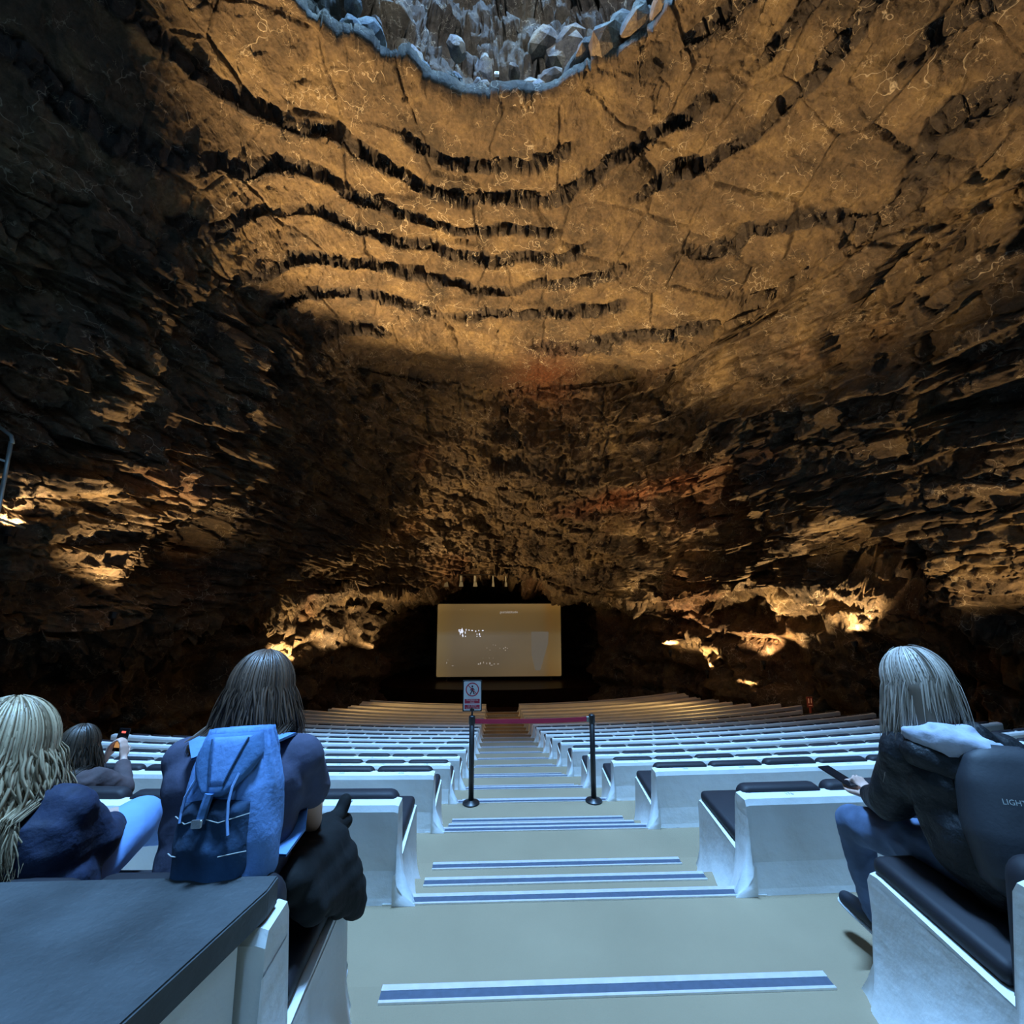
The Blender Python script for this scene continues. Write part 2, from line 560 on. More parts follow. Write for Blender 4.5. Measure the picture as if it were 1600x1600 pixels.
msk = sstep(-0.55, -0.15, vnoise(np.stack([px_ * 0.28, py_ * 0.28, np.floor(n_) * 3.7], 1), 17))
step = np.floor(n_) + (0.16 * fr + 0.84 * sstep(0.80, 0.90, fr)) * msk + fr * (1 - msk)
rest = np.maximum(ZL - zc[m] - 0.36 * np.interp(rc[m] - rh[m], [0, 1.4, 2.5, 3.9, 4.8, 6.4, 8.2, 10.4, 14, 20], [0, 0.85, 1.85, 2.85, 3.85, 4.85, 5.85, 6.85, 7.6, 8.6]), 0)
z_[m] = ZL - 0.36 * step - rest * t ** 2.2
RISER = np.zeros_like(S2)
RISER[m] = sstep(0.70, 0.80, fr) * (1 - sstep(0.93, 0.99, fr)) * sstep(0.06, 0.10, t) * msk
r_[m] = rr
# 3 wall coming down
m = (S2 >= s2) & (S2 < s3)
t = (S2[m] - s2) / (s3 - s2)
zb = -1.4 + 1.2 * vnoise(np.stack([np.sin(ar[m]) * 3, np.cos(ar[m]) * 3, ar[m] * 0], 1), 31)
front = np.exp(-(A2[m] / 15.0) ** 4)
zb = zb * (1 - front) + front * (0.55 - 3.2 * (A2[m] / 13.0) ** 2 * np.exp(-(A2[m] / 15.0) ** 4))
zz = zc[m] + (zb - zc[m]) * t
r_[m] = rc[m] + (rw[m] + 0.3 - rc[m]) * (1 - (1 - t) ** 1.5)
z_[m] = zz
# 4 undercut
m = (S2 >= s3) & (S2 < s4)
t = (S2[m] - s3) / (s4 - s3)
front = np.exp(-(A2[m] / 14.0) ** 6)
zb4 = -1.4 + 1.2 * vnoise(np.stack([np.sin(ar[m]) * 3, np.cos(ar[m]) * 3, ar[m] * 0], 1), 31)
fr3 = np.exp(-(A2[m] / 15.0) ** 4)
zb4 = zb4 * (1 - fr3) + fr3 * (0.55 - 3.2 * (A2[m] / 13.0) ** 2 * np.exp(-(A2[m] / 15.0) ** 4))
r_[m] = rw[m] + 0.3 + t * (2.2 + 9.0 * front)
z_[m] = zb4 - 0.8 * t
# 5 lower wall to the ground
m = S2 >= s4
t = (S2[m] - s4) / (1 - s4)
front = np.exp(-(A2[m] / 14.0) ** 6)
zb5 = -1.4 + 1.2 * vnoise(np.stack([np.sin(ar[m]) * 3, np.cos(ar[m]) * 3, ar[m] * 0], 1), 31)
fr3 = np.exp(-(A2[m] / 15.0) ** 4)
zb5 = zb5 * (1 - fr3) + fr3 * (0.55 - 3.2 * (A2[m] / 13.0) ** 2 * np.exp(-(A2[m] / 15.0) ** 4))
r_[m] = rw[m] + 2.5 + 9.0 * front - 1.2 * t * (1 - front)
z_[m] = zb5 - 0.8 - (11.0 + zb5 - 0.8) * t
P = np.stack([HX + r_ * np.sin(ar), HY + r_ * np.cos(ar), z_], 1).astype(np.float64)

def normals(P):
    G = P.reshape(NA, NS, 3)
    du = np.gradient(G, axis=0); dv = np.gradient(G, axis=1)
    n = np.cross(du, dv)
    n /= np.maximum(np.linalg.norm(n, axis=2, keepdims=True), 1e-9)
    return n.reshape(-1, 3)

N = normals(P)
# orient towards the inside of the cave
ctr = np.array([0.5, 14.0, 2.0])
sg = np.sign(np.sum(N * (ctr - P), 1).mean())
N *= sg
isroof = ((S2 >= s1) & (S2 < s2)).astype(np.float64)
blend = sstep(s2 - 0.05, s2 + 0.03, S2)      # 0 roof, 1 wall
shaft = 1 - sstep(s1 - 0.03, s1, S2)
# broad bulges
big = fbm(P * 0.16, 3, 41)
d = big * (0.35 + 1.7 * blend + 0.4 * shaft)
# hollows in the walls
for (hx, hy, hz_, hr, hd) in ((12.9, 22.6, 4.4, 1.9, 3.2), (14.2, 17.0, 0.5, 2.0, 2.5), (-13.2, 18.5, 1.0, 2.2, 2.5), (-12.2, 22.0, 6.0, 1.8, 2.2)):
    q_ = np.sqrt((P[:, 0] - hx) ** 2 + (P[:, 1] - hy) ** 2 + ((P[:, 2] - hz_) * 1.25) ** 2) / hr
    d = d - hd * np.exp(-q_ ** 4) * blend
P1 = P + N * d[:, None]
# broken blocks
wp = P1 + 0.10 * np.stack([fbm(P1 * 1.1, 2, 61), fbm(P1 * 1.1, 2, 62), fbm(P1 * 1.1, 2, 63)], 1)
v1, e1, f1 = cells(wp * np.array([0.42, 0.42, 0.95]) + 0.15 * wp[:, [1, 0, 0]] * np.array([0, 0, 1.0]), 71)
cw = np.stack([wp[:, 0] * 1.5, wp[:, 1] * 1.2, wp[:, 2] * 1.35 + 0.12 * wp[:, 0]], 1)
v2, e2, f2 = cells(cw, 81, True)
v5, e5, f5 = cells(wp * np.array([3.0, 2.4, 3.4]), 85, True)
rough = sstep(-0.25, 0.25, vnoise(P1 * 0.22, 91))
# wall strata: broken shelves that jut out over undercuts
hz = P1[:, 2] * 0.62 + 0.06 * P1[:, 0] + 0.9 * fbm(P1 * np.array([0.15, 0.15, 0.2]), 3, 54) + 0.45 * (v1 - 0.5)
sf = _frac(hz)
shelf = (1 - sf) * sstep(0.0, 0.05, sf) * (0.35 + 0.65 * sstep(-0.3, 0.4, vnoise(P1 * np.array([0.25, 0.25, 0.6]), 55)))
hz2 = P1[:, 2] * 2.1 + 0.2 * P1[:, 0] + 0.7 * (v2 - 0.5) + 0.5 * fbm(P1 * 0.5, 2, 57)
sf2 = _frac(hz2)
shelf2 = (1 - sf2) * sstep(0.0, 0.12, sf2) * sstep(-0.3, 0.3, vnoise(P1 * np.array([0.6, 0.6, 1.2]), 56))
P1 = P1 + N * ((shelf * 1.05 + shelf2 * 0.30) * blend)[:, None]
blk = ((v1 - 0.5) * 0.75 + f1 * 0.55 - 0.25 * (1 - sstep(0, 0.06, e1))) * (0.9 * blend + 0.9 * shaft) \
    + ((v2 - 0.5) * 0.42 + f2 * 0.42 - 0.20 * (1 - sstep(0, 0.07, e2))) * (0.9 * blend + 0.8 * shaft) * (0.6 + 0.4 * rough) \
    + ((v5 - 0.5) * 0.13 + f5 * 0.14) * (0.9 * blend + 0.8 * shaft)
# slabs of the roof: low relief plates with cracked edges
v3, e3, f3 = cells(wp * np.array([0.42, 0.42, 0.3]), 101)
v4, e4, f4 = cells(wp * np.array([2.6, 2.6, 1.4]), 111)
roof_d = fbm(P1 * 0.8, 3, 151) * 0.22 + ((v2 - 0.5) * 0.10 + f2 * 0.10) * sstep(-0.1, 0.5, fbm(P1 * 0.3, 2, 152)) + ((v3 - 0.5) * 0.16 + f3 * 0.10 - 0.10 * (1 - sstep(0, 0.05, e3))) + RISER * ((v4 - 0.5) * 0.30 - 0.16 * (1 - sstep(0, 0.15, e4))) \
    + (1 - RISER) * (f4 * 0.05 + (v4 - 0.5) * 0.05) * rough
P2 = P1 + N * (blk + roof_d * (1 - blend) * (1 - shaft))[:, None]
N2 = normals(P2) * sg
fine = fbm(P2 * 1.6, 4, 121, 0.6)
fine2 = np.abs(fbm(P2 * 4.5, 3, 131, 0.6))
P3 = P2 + N2 * (fine * (0.06 - 0.02 * blend + 0.03 * shaft) - fine2 * (0.05 - 0.01 * blend))[:, None]
P3[:, 2] += Z0
CAVE = P3.reshape(NA, NS, 3)

# colour layers of the rock, stored as a vertex attribute: R riser / clinker, G iron-red, B pale daylight-side crust
red = np.exp(-(((P[:, 0] - 2.6) / 2.0) ** 2 + ((P[:, 1] - 25.0) / 2.2) ** 2 + ((P[:, 2] - 11.0) / 1.6) ** 2)) * 1.1
red += np.exp(-(((P[:, 0] - 8.5) / 3.6) ** 2 + ((P[:, 2] - 4.9 - 0.05 * P[:, 0]) / 0.6) ** 2)) * (P[:, 1] > 18) * 0.9
red += 0.35 * sstep(0.15, 0.6, fbm(P * 0.25, 3, 141)) * blend
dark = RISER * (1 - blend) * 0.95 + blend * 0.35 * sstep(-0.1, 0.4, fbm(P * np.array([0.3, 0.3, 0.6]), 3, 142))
crust = shaft * sstep(-0.35, 0.15, fbm(P * 0.5, 3, 143) + 0.3 * (1 - sstep(0.0, 4.0, P[:, 0])) - 0.15) * (1 - sstep(1.2, 2.6, P[:, 2] - ZL + 0.5 * fbm(P * 0.4, 2, 145)))
crust = crust * (1 - 0.85 * sstep(0.80, 0.93, S2 / s1 + 0.06 * fbm(P * 0.7, 2, 147)))  # rock colour darkened towards the lip to dim its lit edge
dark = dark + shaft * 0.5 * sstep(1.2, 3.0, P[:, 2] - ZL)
fvar = fbm(P * 0.3, 4, 144)
attr = np.stack([np.clip(dark, 0, 1), np.clip(red, 0, 1), np.clip(crust, 0, 1), np.clip(fvar * 0.5 + 0.5, 0, 1)], 1).astype(np.float32)

def rock_material(name, base, darkc, redc, crustc):
    m_ = bpy.data.materials.new(name)
    m_.use_nodes = True
    nt = m_.node_tree
    L = nt.links
    p = nt.nodes['Principled BSDF']
    p.inputs['Roughness'].default_value = 0.85
    p.inputs['Specular IOR Level'].default_value = 0.3
    at = nt.nodes.new('ShaderNodeAttribute'); at.attribute_name = 'rock'
    sp = nt.nodes.new('ShaderNodeSeparateColor'); L.new(at.outputs['Color'], sp.inputs['Color'])
    tc = nt.nodes.new('ShaderNodeTexCoord')
    def noise(scale, det=6, rough=0.6):
        n = nt.nodes.new('ShaderNodeTexNoise'); n.inputs['Scale'].default_value = scale; n.inputs['Detail'].default_value = det; n.inputs['Roughness'].default_value = rough
        L.new(tc.outputs['Object'], n.inputs['Vector']); return n
    def ramp(src, stops):
        r = nt.nodes.new('ShaderNodeValToRGB')
        while len(r.color_ramp.elements) < len(stops): r.color_ramp.elements.new(0.5)
        for e, (q, c) in zip(r.color_ramp.elements, stops):
            e.position = q; e.color = (*c, 1) if hasattr(c, '__len__') else (c, c, c, 1)
        L.new(src, r.inputs['Fac']); return r
    def mix(fac, a, b, typ='MIX'):
        x = nt.nodes.new('ShaderNodeMix'); x.data_type = 'RGBA'; x.blend_type = typ
        for sock, val in ((x.inputs[0], fac), (x.inputs[6], a), (x.inputs[7], b)):
            if hasattr(val, 'is_linked'): L.new(val, sock)
            elif hasattr(val, '__len__'): sock.default_value = (*val, 1)
            else: sock.default_value = val
        return x.outputs[2]
    n1 = noise(0.55, 6, 0.7)
    c0 = ramp(n1.outputs['Fac'], [(0.34, [base[0] * 0.42, base[1] * 0.46, base[2] * 0.55]), (0.5, base), (0.66, [base[0] * 1.75, base[1] * 1.75, base[2] * 1.45])]).outputs['Color']
    n2 = noise(7, 4, 0.7)
    c1 = mix(0.5, c0, ramp(n2.outputs['Fac'], [(0.35, 0.45), (0.65, 1.35)]).outputs['Color'], 'MULTIPLY')
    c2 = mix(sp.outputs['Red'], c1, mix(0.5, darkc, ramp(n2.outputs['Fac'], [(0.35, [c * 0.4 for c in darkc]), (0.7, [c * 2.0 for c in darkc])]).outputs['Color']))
    c3 = mix(sp.outputs['Green'], c2, mix(1.0, redc, ramp(n2.outputs['Fac'], [(0.3, 0.4), (0.7, 1.3)]).outputs['Color'], 'MULTIPLY'))
    c4 = mix(sp.outputs['Blue'], c3, mix(1.0, crustc, ramp(n2.outputs['Fac'], [(0.3, 0.45), (0.7, 1.35)]).outputs['Color'], 'MULTIPLY'))
    # pale mineral veins: thin wandering lines along cell borders
    def veins(scale, width, lo, hi, ds):
        dn = nt.nodes.new('ShaderNodeTexNoise'); dn.inputs['Scale'].default_value = scale * 2.2; dn.inputs['Detail'].default_value = 2
        L.new(tc.outputs['Object'], dn.inputs['Vector'])
        ad = nt.nodes.new('ShaderNodeVectorMath'); ad.operation = 'MULTIPLY_ADD'
        L.new(dn.outputs['Color'], ad.inputs[0]); ad.inputs[1].default_value = (ds, ds, ds); L.new(tc.outputs['Object'], ad.inputs[2])
        vo = nt.nodes.new('ShaderNodeTexVoronoi'); vo.feature = 'DISTANCE_TO_EDGE'; vo.inputs['Scale'].default_value = scale
        L.new(ad.outputs[0], vo.inputs['Vector'])
        line = ramp(vo.outputs['Distance'], [(0.0, 1.0), (width, 0.0)]).outputs['Color']
        mk = noise(scale * 0.55, 2); mask = ramp(mk.outputs['Fac'], [(lo, 0.0), (hi, 1.0)]).outputs['Color']
        return mix(1.0, line, mask, 'MULTIPLY')
    va = veins(0.9, 0.016, 0.53, 0.60, 1.0)
    vb_ = veins(2.6, 0.028, 0.52, 0.60, 0.4)
    c5 = mix(va, c4, (0.42, 0.36, 0.27))
    c6 = mix(vb_, c5, (0.33, 0.27, 0.19))
    L.new(c6, p.inputs['Base Color'])
    nb = noise(4.0, 7, 0.78)
    nb2 = noise(14, 3, 0.7)
    vor = nt.nodes.new('ShaderNodeTexVoronoi'); vor.inputs['Scale'].default_value = 4.5; vor.feature = 'F1'
    L.new(tc.outputs['Object'], vor.inputs['Vector'])
    add = nt.nodes.new('ShaderNodeMath'); add.operation = 'MULTIPLY_ADD'
    L.new(vor.outputs['Distance'], add.inputs[0]); add.inputs[1].default_value = 0.35; L.new(nb.outputs['Fac'], add.inputs[2])
    b1 = nt.nodes.new('ShaderNodeBump'); b1.inputs['Strength'].default_value = 0.9; b1.inputs['Distance'].default_value = 0.13
    L.new(add.outputs[0], b1.inputs['Height'])
    b2 = nt.nodes.new('ShaderNodeBump'); b2.inputs['Strength'].default_value = 0.7; b2.inputs['Distance'].default_value = 0.03
    L.new(nb2.outputs['Fac'], b2.inputs['Height']); L.new(b1.outputs['Normal'], b2.inputs['Normal'])
    L.new(b2.outputs['Normal'], p.inputs['Normal'])
    return m_
M['rock'] = rock_material('cave_rock', (0.115, 0.082, 0.052), (0.042, 0.034, 0.030), (0.19, 0.070, 0.032), (0.25, 0.23, 0.21))

def cave_piece(name, mask_fn):
    """mask over grid quads -> one mesh"""
    i, j = np.meshgrid(np.arange(NA - 1), np.arange(NS - 1), indexing='ij')
    keep = mask_fn(i, j)
    i = i[keep]; j = j[keep]
    q = np.stack([i * NS + j, (i + 1) * NS + j, (i + 1) * NS + j + 1, i * NS + j + 1], 1)
    if sg < 0: pass
    used, inv = np.unique(q.ravel(), return_inverse=True)
    q = inv.reshape(-1, 4)
    me = bpy.data.meshes.new(name)
    me.vertices.add(len(used)); me.vertices.foreach_set('co', P3[used].astype(np.float32).ravel())
    me.loops.add(q.size); me.loops.foreach_set('vertex_index', q.ravel().astype(np.int32))
    me.polygons.add(len(q)); me.polygons.foreach_set('loop_start', np.arange(0, q.size, 4, dtype=np.int32))
    me.polygons.foreach_set('loop_total', np.full(len(q), 4, np.int32))
    me.update(calc_edges=True)
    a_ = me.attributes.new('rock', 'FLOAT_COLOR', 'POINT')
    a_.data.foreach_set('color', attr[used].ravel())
    return tag(link_mesh(name, me, M['rock'], None, False), kind='structure')

azc = 0.5 * (az[:-1] + az[1:])
jr = int(s2 * (NS - 1))
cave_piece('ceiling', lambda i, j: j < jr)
cave_piece('wall_back', lambda i, j: (j >= jr) & (np.abs(azc[i]) <= 33))
cave_piece('wall_left', lambda i, j: (j >= jr) & (azc[i] < -33) & (azc[i] > -140))
cave_piece('wall_right', lambda i, j: (j >= jr) & (azc[i] > 33) & (azc[i] < 140))
cave_piece('wall_rear', lambda i, j: (j >= jr) & (np.abs(azc[i]) >= 140))

# boulders lying on the lip of the hole
M['boulder'] = rock_material('boulder_rock', (0.20, 0.16, 0.13), (0.02, 0.017, 0.017), (0.19, 0.07, 0.032), (0.15, 0.155, 0.165))
M['boulder_grey'] = rock_material('boulder_grey_rock', (0.24, 0.24, 0.25), (0.02, 0.017, 0.017), (0.19, 0.07, 0.032), (0.15, 0.155, 0.165))
ceil_o = bpy.data.objects['ceiling']
bmeshes = []
for q in range(6):
    b = bmesh.new()
    bmesh.ops.create_icosphere(b, subdivisions=2, radius=1.0)
    co = np.array([v.co[:] for v in b.verts])
    dirs = co.copy()
    rng = np.random.RandomState(q + 3)
    rad = np.full(len(co), 1.0)
    for _ in range(9):       # plane cuts make flat broken faces
        nrm = rng.normal(size=3); nrm /= np.linalg.norm(nrm)
        dd_ = dirs @ nrm
        cut = rng.uniform(0.55, 0.85)
        rad = np.where(dd_ > 0, np.minimum(rad, cut / np.maximum(dd_, 1e-3)), rad)
    for v, c, r0 in zip(b.verts, dirs, rad):
        v.co = Vector(c * r0)
    me = bpy.data.meshes.new('boulder'); b.to_mesh(me); b.free()
    bmeshes.append(me)
rng = np.random.RandomState(8)
for q in range(64):
    a_ = rng.uniform(-52, 50) if q < 40 else rng.uniform(4, 48)
    rr_ = rh_f(a_) + rng.uniform(0.1, 1.5)
    sz = rng.uniform(0.22, 0.62) * (1.25 if a_ > 8 else 0.9)
    zz_ = ZL + Z0 + 0.35 + rng.uniform(0, 0.5) + (rr_ - rh_f(a_)) * 0.7 + (rng.uniform(0.3, 1.6) if q % 3 == 0 else 0)
    me = bmeshes[q % 6]
    grey = a_ < 6 or rng.rand() < 0.35
    key = me.name + ('g' if grey else 'b')
    m2 = bpy.data.meshes.get('boulder_' + str(q % 6) + ('g' if grey else 'b'))
    if m2 is None:
        m2 = me.copy(); m2.name = 'boulder_' + str(q % 6) + ('g' if grey else 'b'); m2.materials.append(M['boulder_grey'] if grey else M['boulder'])
    o = link_mesh('boulder', m2, None, ceil_o)
    o.location = (HX + rr_ * math.sin(R(a_)), HY + rr_ * math.cos(R(a_)), zz_)
    o.scale = (sz * rng.uniform(0.8, 1.3), sz * rng.uniform(0.8, 1.3), sz * rng.uniform(0.6, 1.0))
    o.rotation_euler = tuple(rng.uniform(0, 6.28, 3))

sb_ = bmesh.new(); bx(sb_, -0.07, 0.07, -0.04, 0.04, -0.05, 0.06, 0.01)
M['white_box'] = mat('white_plastic_box', (0.8, 0.8, 0.8), 0.5)
bxo = thing('small_box', 'tiny white box on the rim of the hole in the roof', 'box', (-0.05, 11.62, 16.85))
obj('box_shell', sb_, M['white_box'], bxo)
sb_ = bmesh.new(); bx(sb_, -0.045, 0.045, -0.045, -0.041, -0.025, 0.035); obj('box_front', sb_, M['black'], bxo)
# ---------------------------------------------------------------- rock ground beside the rows, pit floor and stage
M['ground'] = mat('dark_ground', (0.02, 0.018, 0.016), 0.95, noise=(0.8, 0.4), bump=(3, 0.8, 0.15))
M['wood'] = mat('dark_stage_wood', (0.022, 0.010, 0.005), 0.35, noise=(3, 0.3), spec=0.12)
M['pit'] = mat('dark_brown_floor', (0.045, 0.022, 0.010), 0.7, noise=(1.5, 0.25))
vs_, fs_ = [], []
ny, nx = 90, 90
for i in range(ny + 1):
    y = -16 + 62 * i / ny
    zz_ = np.interp(y, [-20, YB[0]] + [v + 0.4 for v in YB] + [30.5, 34, 50], [ZUP0 - 0.1, ZUP0 - 0.1] + [z - 0.35 for z in ZF] + [CZ - 9.55, CZ - 9.55, CZ - 9.55])
    for j in range(nx + 1):
        x = -24 + 48 * j / nx
        side = max(0, abs(x - XC) - 9.0)
        inside = abs(x - XC) < 13
        z = zz_ - 0.35 + (0.25 * math.sin(x * 1.3 + y * 0.7) * math.cos(y * 1.1 - x * 0.4) if abs(x - XC) > 12 else 0)
        vs_.append((x, y, z))
for i in range(ny):
    for j in range(nx):
        a_ = i * (nx + 1) + j
        fs_.append((a_, a_ + 1, a_ + nx + 2, a_ + nx + 1))
tag(from_arrays('floor', vs_, fs_, M['ground'], None, True), kind='structure')

STZ = CZ - 8.25
bm = bmesh.new()
bx(bm, -15.0, 15.5, 29.7, 36.0, CZ - 9.5, CZ - 9.45)
pit = tag(obj('floor', bm, M['pit']), kind='structure')
# stage deck with a gently curved front
bm = bmesh.new()
fr_ = []
for i in range(25):
    x = -9.0 + 19.0 * i / 24
    y = 34.3 + 0.018 * (x - 0.5) ** 2
    fr_.append((x, y))
top_f = [bm.verts.new((x, y, STZ)) for x, y in fr_]
bot_f = [bm.verts.new((x, y, CZ - 9.45)) for x, y in fr_]
lip_f = [bm.verts.new((x, y - 0.05, STZ - 0.02)) for x, y in fr_]
lip_b = [bm.verts.new((x, y - 0.05, STZ - 0.12)) for x, y in fr_]
bk = [bm.verts.new((x, 44.5, STZ)) for x, y in fr_]
for i in range(24):
    bm.faces.new((top_f[i], top_f[i + 1], bk[i + 1], bk[i]))
    bm.faces.new((lip_f[i], lip_f[i + 1], top_f[i + 1], top_f[i]))
    bm.faces.new((lip_b[i], lip_b[i + 1], lip_f[i + 1], lip_f[i]))
    bm.faces.new((bot_f[i], bot_f[i + 1], lip_b[i + 1], lip_b[i]))
tag(obj('stage', bm, M['wood']), 'dark glossy wooden stage deck under the projection screen', 'stage')

# ---------------------------------------------------------------- projection screen
def screen_material():
    m_ = bpy.data.materials.new('projected_picture')
    m_.use_nodes = True
    nt = m_.node_tree; L = nt.links
    p = nt.nodes['Principled BSDF']
    p.inputs['Base Color'].default_value = (0.30, 0.27, 0.22, 1)
    p.inputs['Roughness'].default_value = 0.6
    tc = nt.nodes.new('ShaderNodeTexCoord')
    sx = nt.nodes.new('ShaderNodeSeparateXYZ'); L.new(tc.outputs['Generated'], sx.inputs[0])
    def ramp(src, stops):
        r = nt.nodes.new('ShaderNodeValToRGB')
        while len(r.color_ramp.elements) < len(stops): r.color_ramp.elements.new(0.5)
        for e, (q, c) in zip(r.color_ramp.elements, stops):
            e.position = q; e.color = (*c, 1)
        L.new(src, r.inputs['Fac']); return r.outputs['Color']
    ver = ramp(sx.outputs['Z'], [(0.0, (0.125, 0.088, 0.045)), (0.25, (0.125, 0.098, 0.062)), (0.55, (0.135, 0.110, 0.075)), (0.64, (0.115, 0.078, 0.032)), (0.88, (0.115, 0.072, 0.024)), (1.0, (0.16, 0.10, 0.035))])
    hor = ramp(sx.outputs['X'], [(0.0, (1.35, 1.25, 0.9)), (0.14, (0.95, 0.95, 0.95)), (0.5, (1.0, 1.0, 1.0)), (0.85, (1.0, 0.95, 0.85)), (0.9, (1.1, 0.85, 0.45)), (1.0, (1.2, 1.0, 0.6))])
    nz = nt.nodes.new('ShaderNodeTexNoise'); nz.inputs['Scale'].default_value = 1.3; nz.inputs['Detail'].default_value = 1
    L.new(tc.outputs['Generated'], nz.inputs['Vector'])
    nr = ramp(nz.outputs['Fac'], [(0.35, (0.82, 0.82, 0.82)), (0.65, (1.15, 1.15, 1.15))])
    def mul(a, b):
        x = nt.nodes.new('ShaderNodeMix'); x.data_type = 'RGBA'; x.blend_type = 'MULTIPLY'; x.inputs[0].default_value = 1
        L.new(a, x.inputs[6]); L.new(b, x.inputs[7]); return x.outputs[2]
    L.new(mul(mul(ver, hor), nr), p.inputs['Emission Color'])
    p.inputs['Emission Strength'].default_value = 0.80
    return m_
M['picture'] = screen_material()
M['light_patch'] = mat('pale_picture_patch', (0.2, 0.19, 0.17), 0.6, emit=((0.100, 0.088, 0.070), 1.0))
M['glyph'] = mat('projected_white', (0.5, 0.5, 0.55), 0.6, emit=((0.75, 0.8, 0.95), 1.0))
M['glyph2'] = mat('projected_grey', (0.4, 0.4, 0.4), 0.6, emit=((0.34, 0.31, 0.28), 1.0))
SW, SH_ = 10.05, 5.72
SYP = 37.5
scr = thing('projection_screen', 'wide glowing gold and grey projection screen standing on the stage', 'screen', (0.31, SYP, CZ - 7.99))
def rrect(bm, w, h, r, y, x0=0.0, z0=0.0, n=6):
    pts = []
    for (cx, cz, a0) in ((w / 2 - r, h - r, 0), (-w / 2 + r, h - r, 90), (-w / 2 + r, r, 180), (w / 2 - r, r, 270)):
        for q in range(n + 1):
            a = R(a0 + 90 * q / n)
            pts.append((x0 + cx + r * math.cos(a), y, z0 + cz + r * math.sin(a)))
    return [bm.verts.new(p) for p in pts]
bm = bmesh.new()
f_ = rrect(bm, SW, SH_, 0.12, -0.01); b_ = rrect(bm, SW, SH_, 0.12, 0.05)
bm.faces.new(f_)
for i in range(len(f_)):
    bm.faces.new((f_[i], b_[i], b_[(i + 1) % len(f_)], f_[(i + 1) % len(f_)]))
SSF = obj('screen_surface', bm, M['picture'], scr)
bm = bmesh.new()
f_ = rrect(bm, SW + 0.14, SH_ + 0.14, 0.16, 0.0, 0, -0.07); g_ = rrect(bm, SW + 0.14, SH_ + 0.14, 0.16, 0.12, 0, -0.07)
i_ = rrect(bm, SW, SH_, 0.12, 0.0); 
for i in range(len(f_)):
    k2 = (i + 1) % len(f_)
    bm.faces.new((f_[i], g_[i], g_[k2], f_[k2])); bm.faces.new((f_[i], f_[k2], i_[k2], i_[i]))
bm.faces.new(g_[::-1])
obj('screen_frame', bm, M['black'], scr)
bm = bmesh.new()
for x in (-4.2, 4.2):
    bx(bm, x - 0.06, x + 0.06, 0.04, 0.14, -0.26, 0.0)
    bx(bm, x - 0.09, x + 0.09, -0.35, 0.55, -0.26, -0.20)
obj('screen_feet', bm, M['black'], scr)
# projected fragments of lettering: screen uv (0..1) to metres
def S_(u, v):
    return ((u - 0.5) * SW, -0.016, v * SH_)
me_ = text_mesh('.puralatitude', 0.30); me_.materials.append(M['glyph2'])
o = link_mesh('projected_caption', me_, None, SSF); o.location = S_(0.575, 0.885); o.rotation_euler = (R(90), 0, 0)
def shards(name, spots, m_):
    b = bmesh.new()
    rs = random.Random(5)
    for (u, v, w, h) in spots:
        x, y, z = S_(u, v)
        n = rs.choice((4, 5, 6))
        vv = []
        for q in range(n):
            a = 2 * math.pi * (q + rs.uniform(-0.25, 0.25)) / n
            vv.append(b.verts.new((x + 0.5 * w * math.cos(a) * rs.uniform(0.7, 1.2), y, z + 0.5 * h * math.sin(a) * rs.uniform(0.7, 1.2))))
        b.faces.new(vv[::-1])
    bmesh.ops.recalc_face_normals(b, faces=b.faces)
    for f in b.faces:
        if f.normal.y > 0: f.normal_flip()
    obj(name, b, m_, SSF)
sp = [(0.175, 0.63, .12, .28), (0.185, 0.60, .16, .34), (0.20, 0.62, .2, .5), (0.205, 0.56, .16, .3), (0.19, 0.64, .3, .1), (0.225, 0.60, .1, .25), (0.232, 0.64, .1, .2), (0.228, 0.55, .12, .12),
      (0.255, 0.635, .2, .09), (0.28, 0.63, .16, .1), (0.31, 0.62, .08, .16), (0.32, 0.58, .08, .12), (0.335, 0.63, .1, .1), (0.34, 0.58, .1, .2), (0.32, 0.55, .08, .1), (0.345, 0.55, .1, .1), (0.365, 0.63, .2, .1)]
shards('projected_lettering', sp, M['glyph'])
sp = [(0.40, 0.39, .12, .05), (0.425, 0.36, .06, .1), (0.45, 0.43, .06, .06), (0.47, 0.425, .08, .1), (0.505, 0.385, .07, .1), (0.535, 0.38, .1, .12), (0.55, 0.395, .12, .1), (0.55, 0.355, .1, .1), (0.565, 0.38, .06, .12),
      (0.335, 0.17, .16, .1), (0.35, 0.18, .08, .22), (0.375, 0.19, .06, .2), (0.40, 0.18, .06, .16), (0.425, 0.18, .09, .2), (0.44, 0.155, .2, .07), (0.46, 0.17, .12, .09), (0.49, 0.17, .16, .08), (0.37, 0.25, .05, .07),
      (0.42, 0.25, .04, .07), (0.45, 0.25, .05, .06), (0.08, 0.19, .06, .14), (0.09, 0.23, .05, .05), (0.13, 0.15, .24, .05), (0.185, 0.92, .06, .05), (0.21, 0.92, .07, .05), (0.195, 0.70, .05, .06)]
shards('projected_marks', sp, M['glyph2'])
bm = bmesh.new()
pts = [S_(0.76, 0.61), S_(0.90, 0.61), S_(0.895, 0.45), S_(0.86, 0.25), S_(0.83, 0.08), S_(0.79, 0.08), S_(0.76, 0.30)]
bm.faces.new([bm.verts.new((p[0], -0.014, p[2])) for p in pts][::-1])
obj('projected_pale_patch', bm, M['light_patch'], SSF)

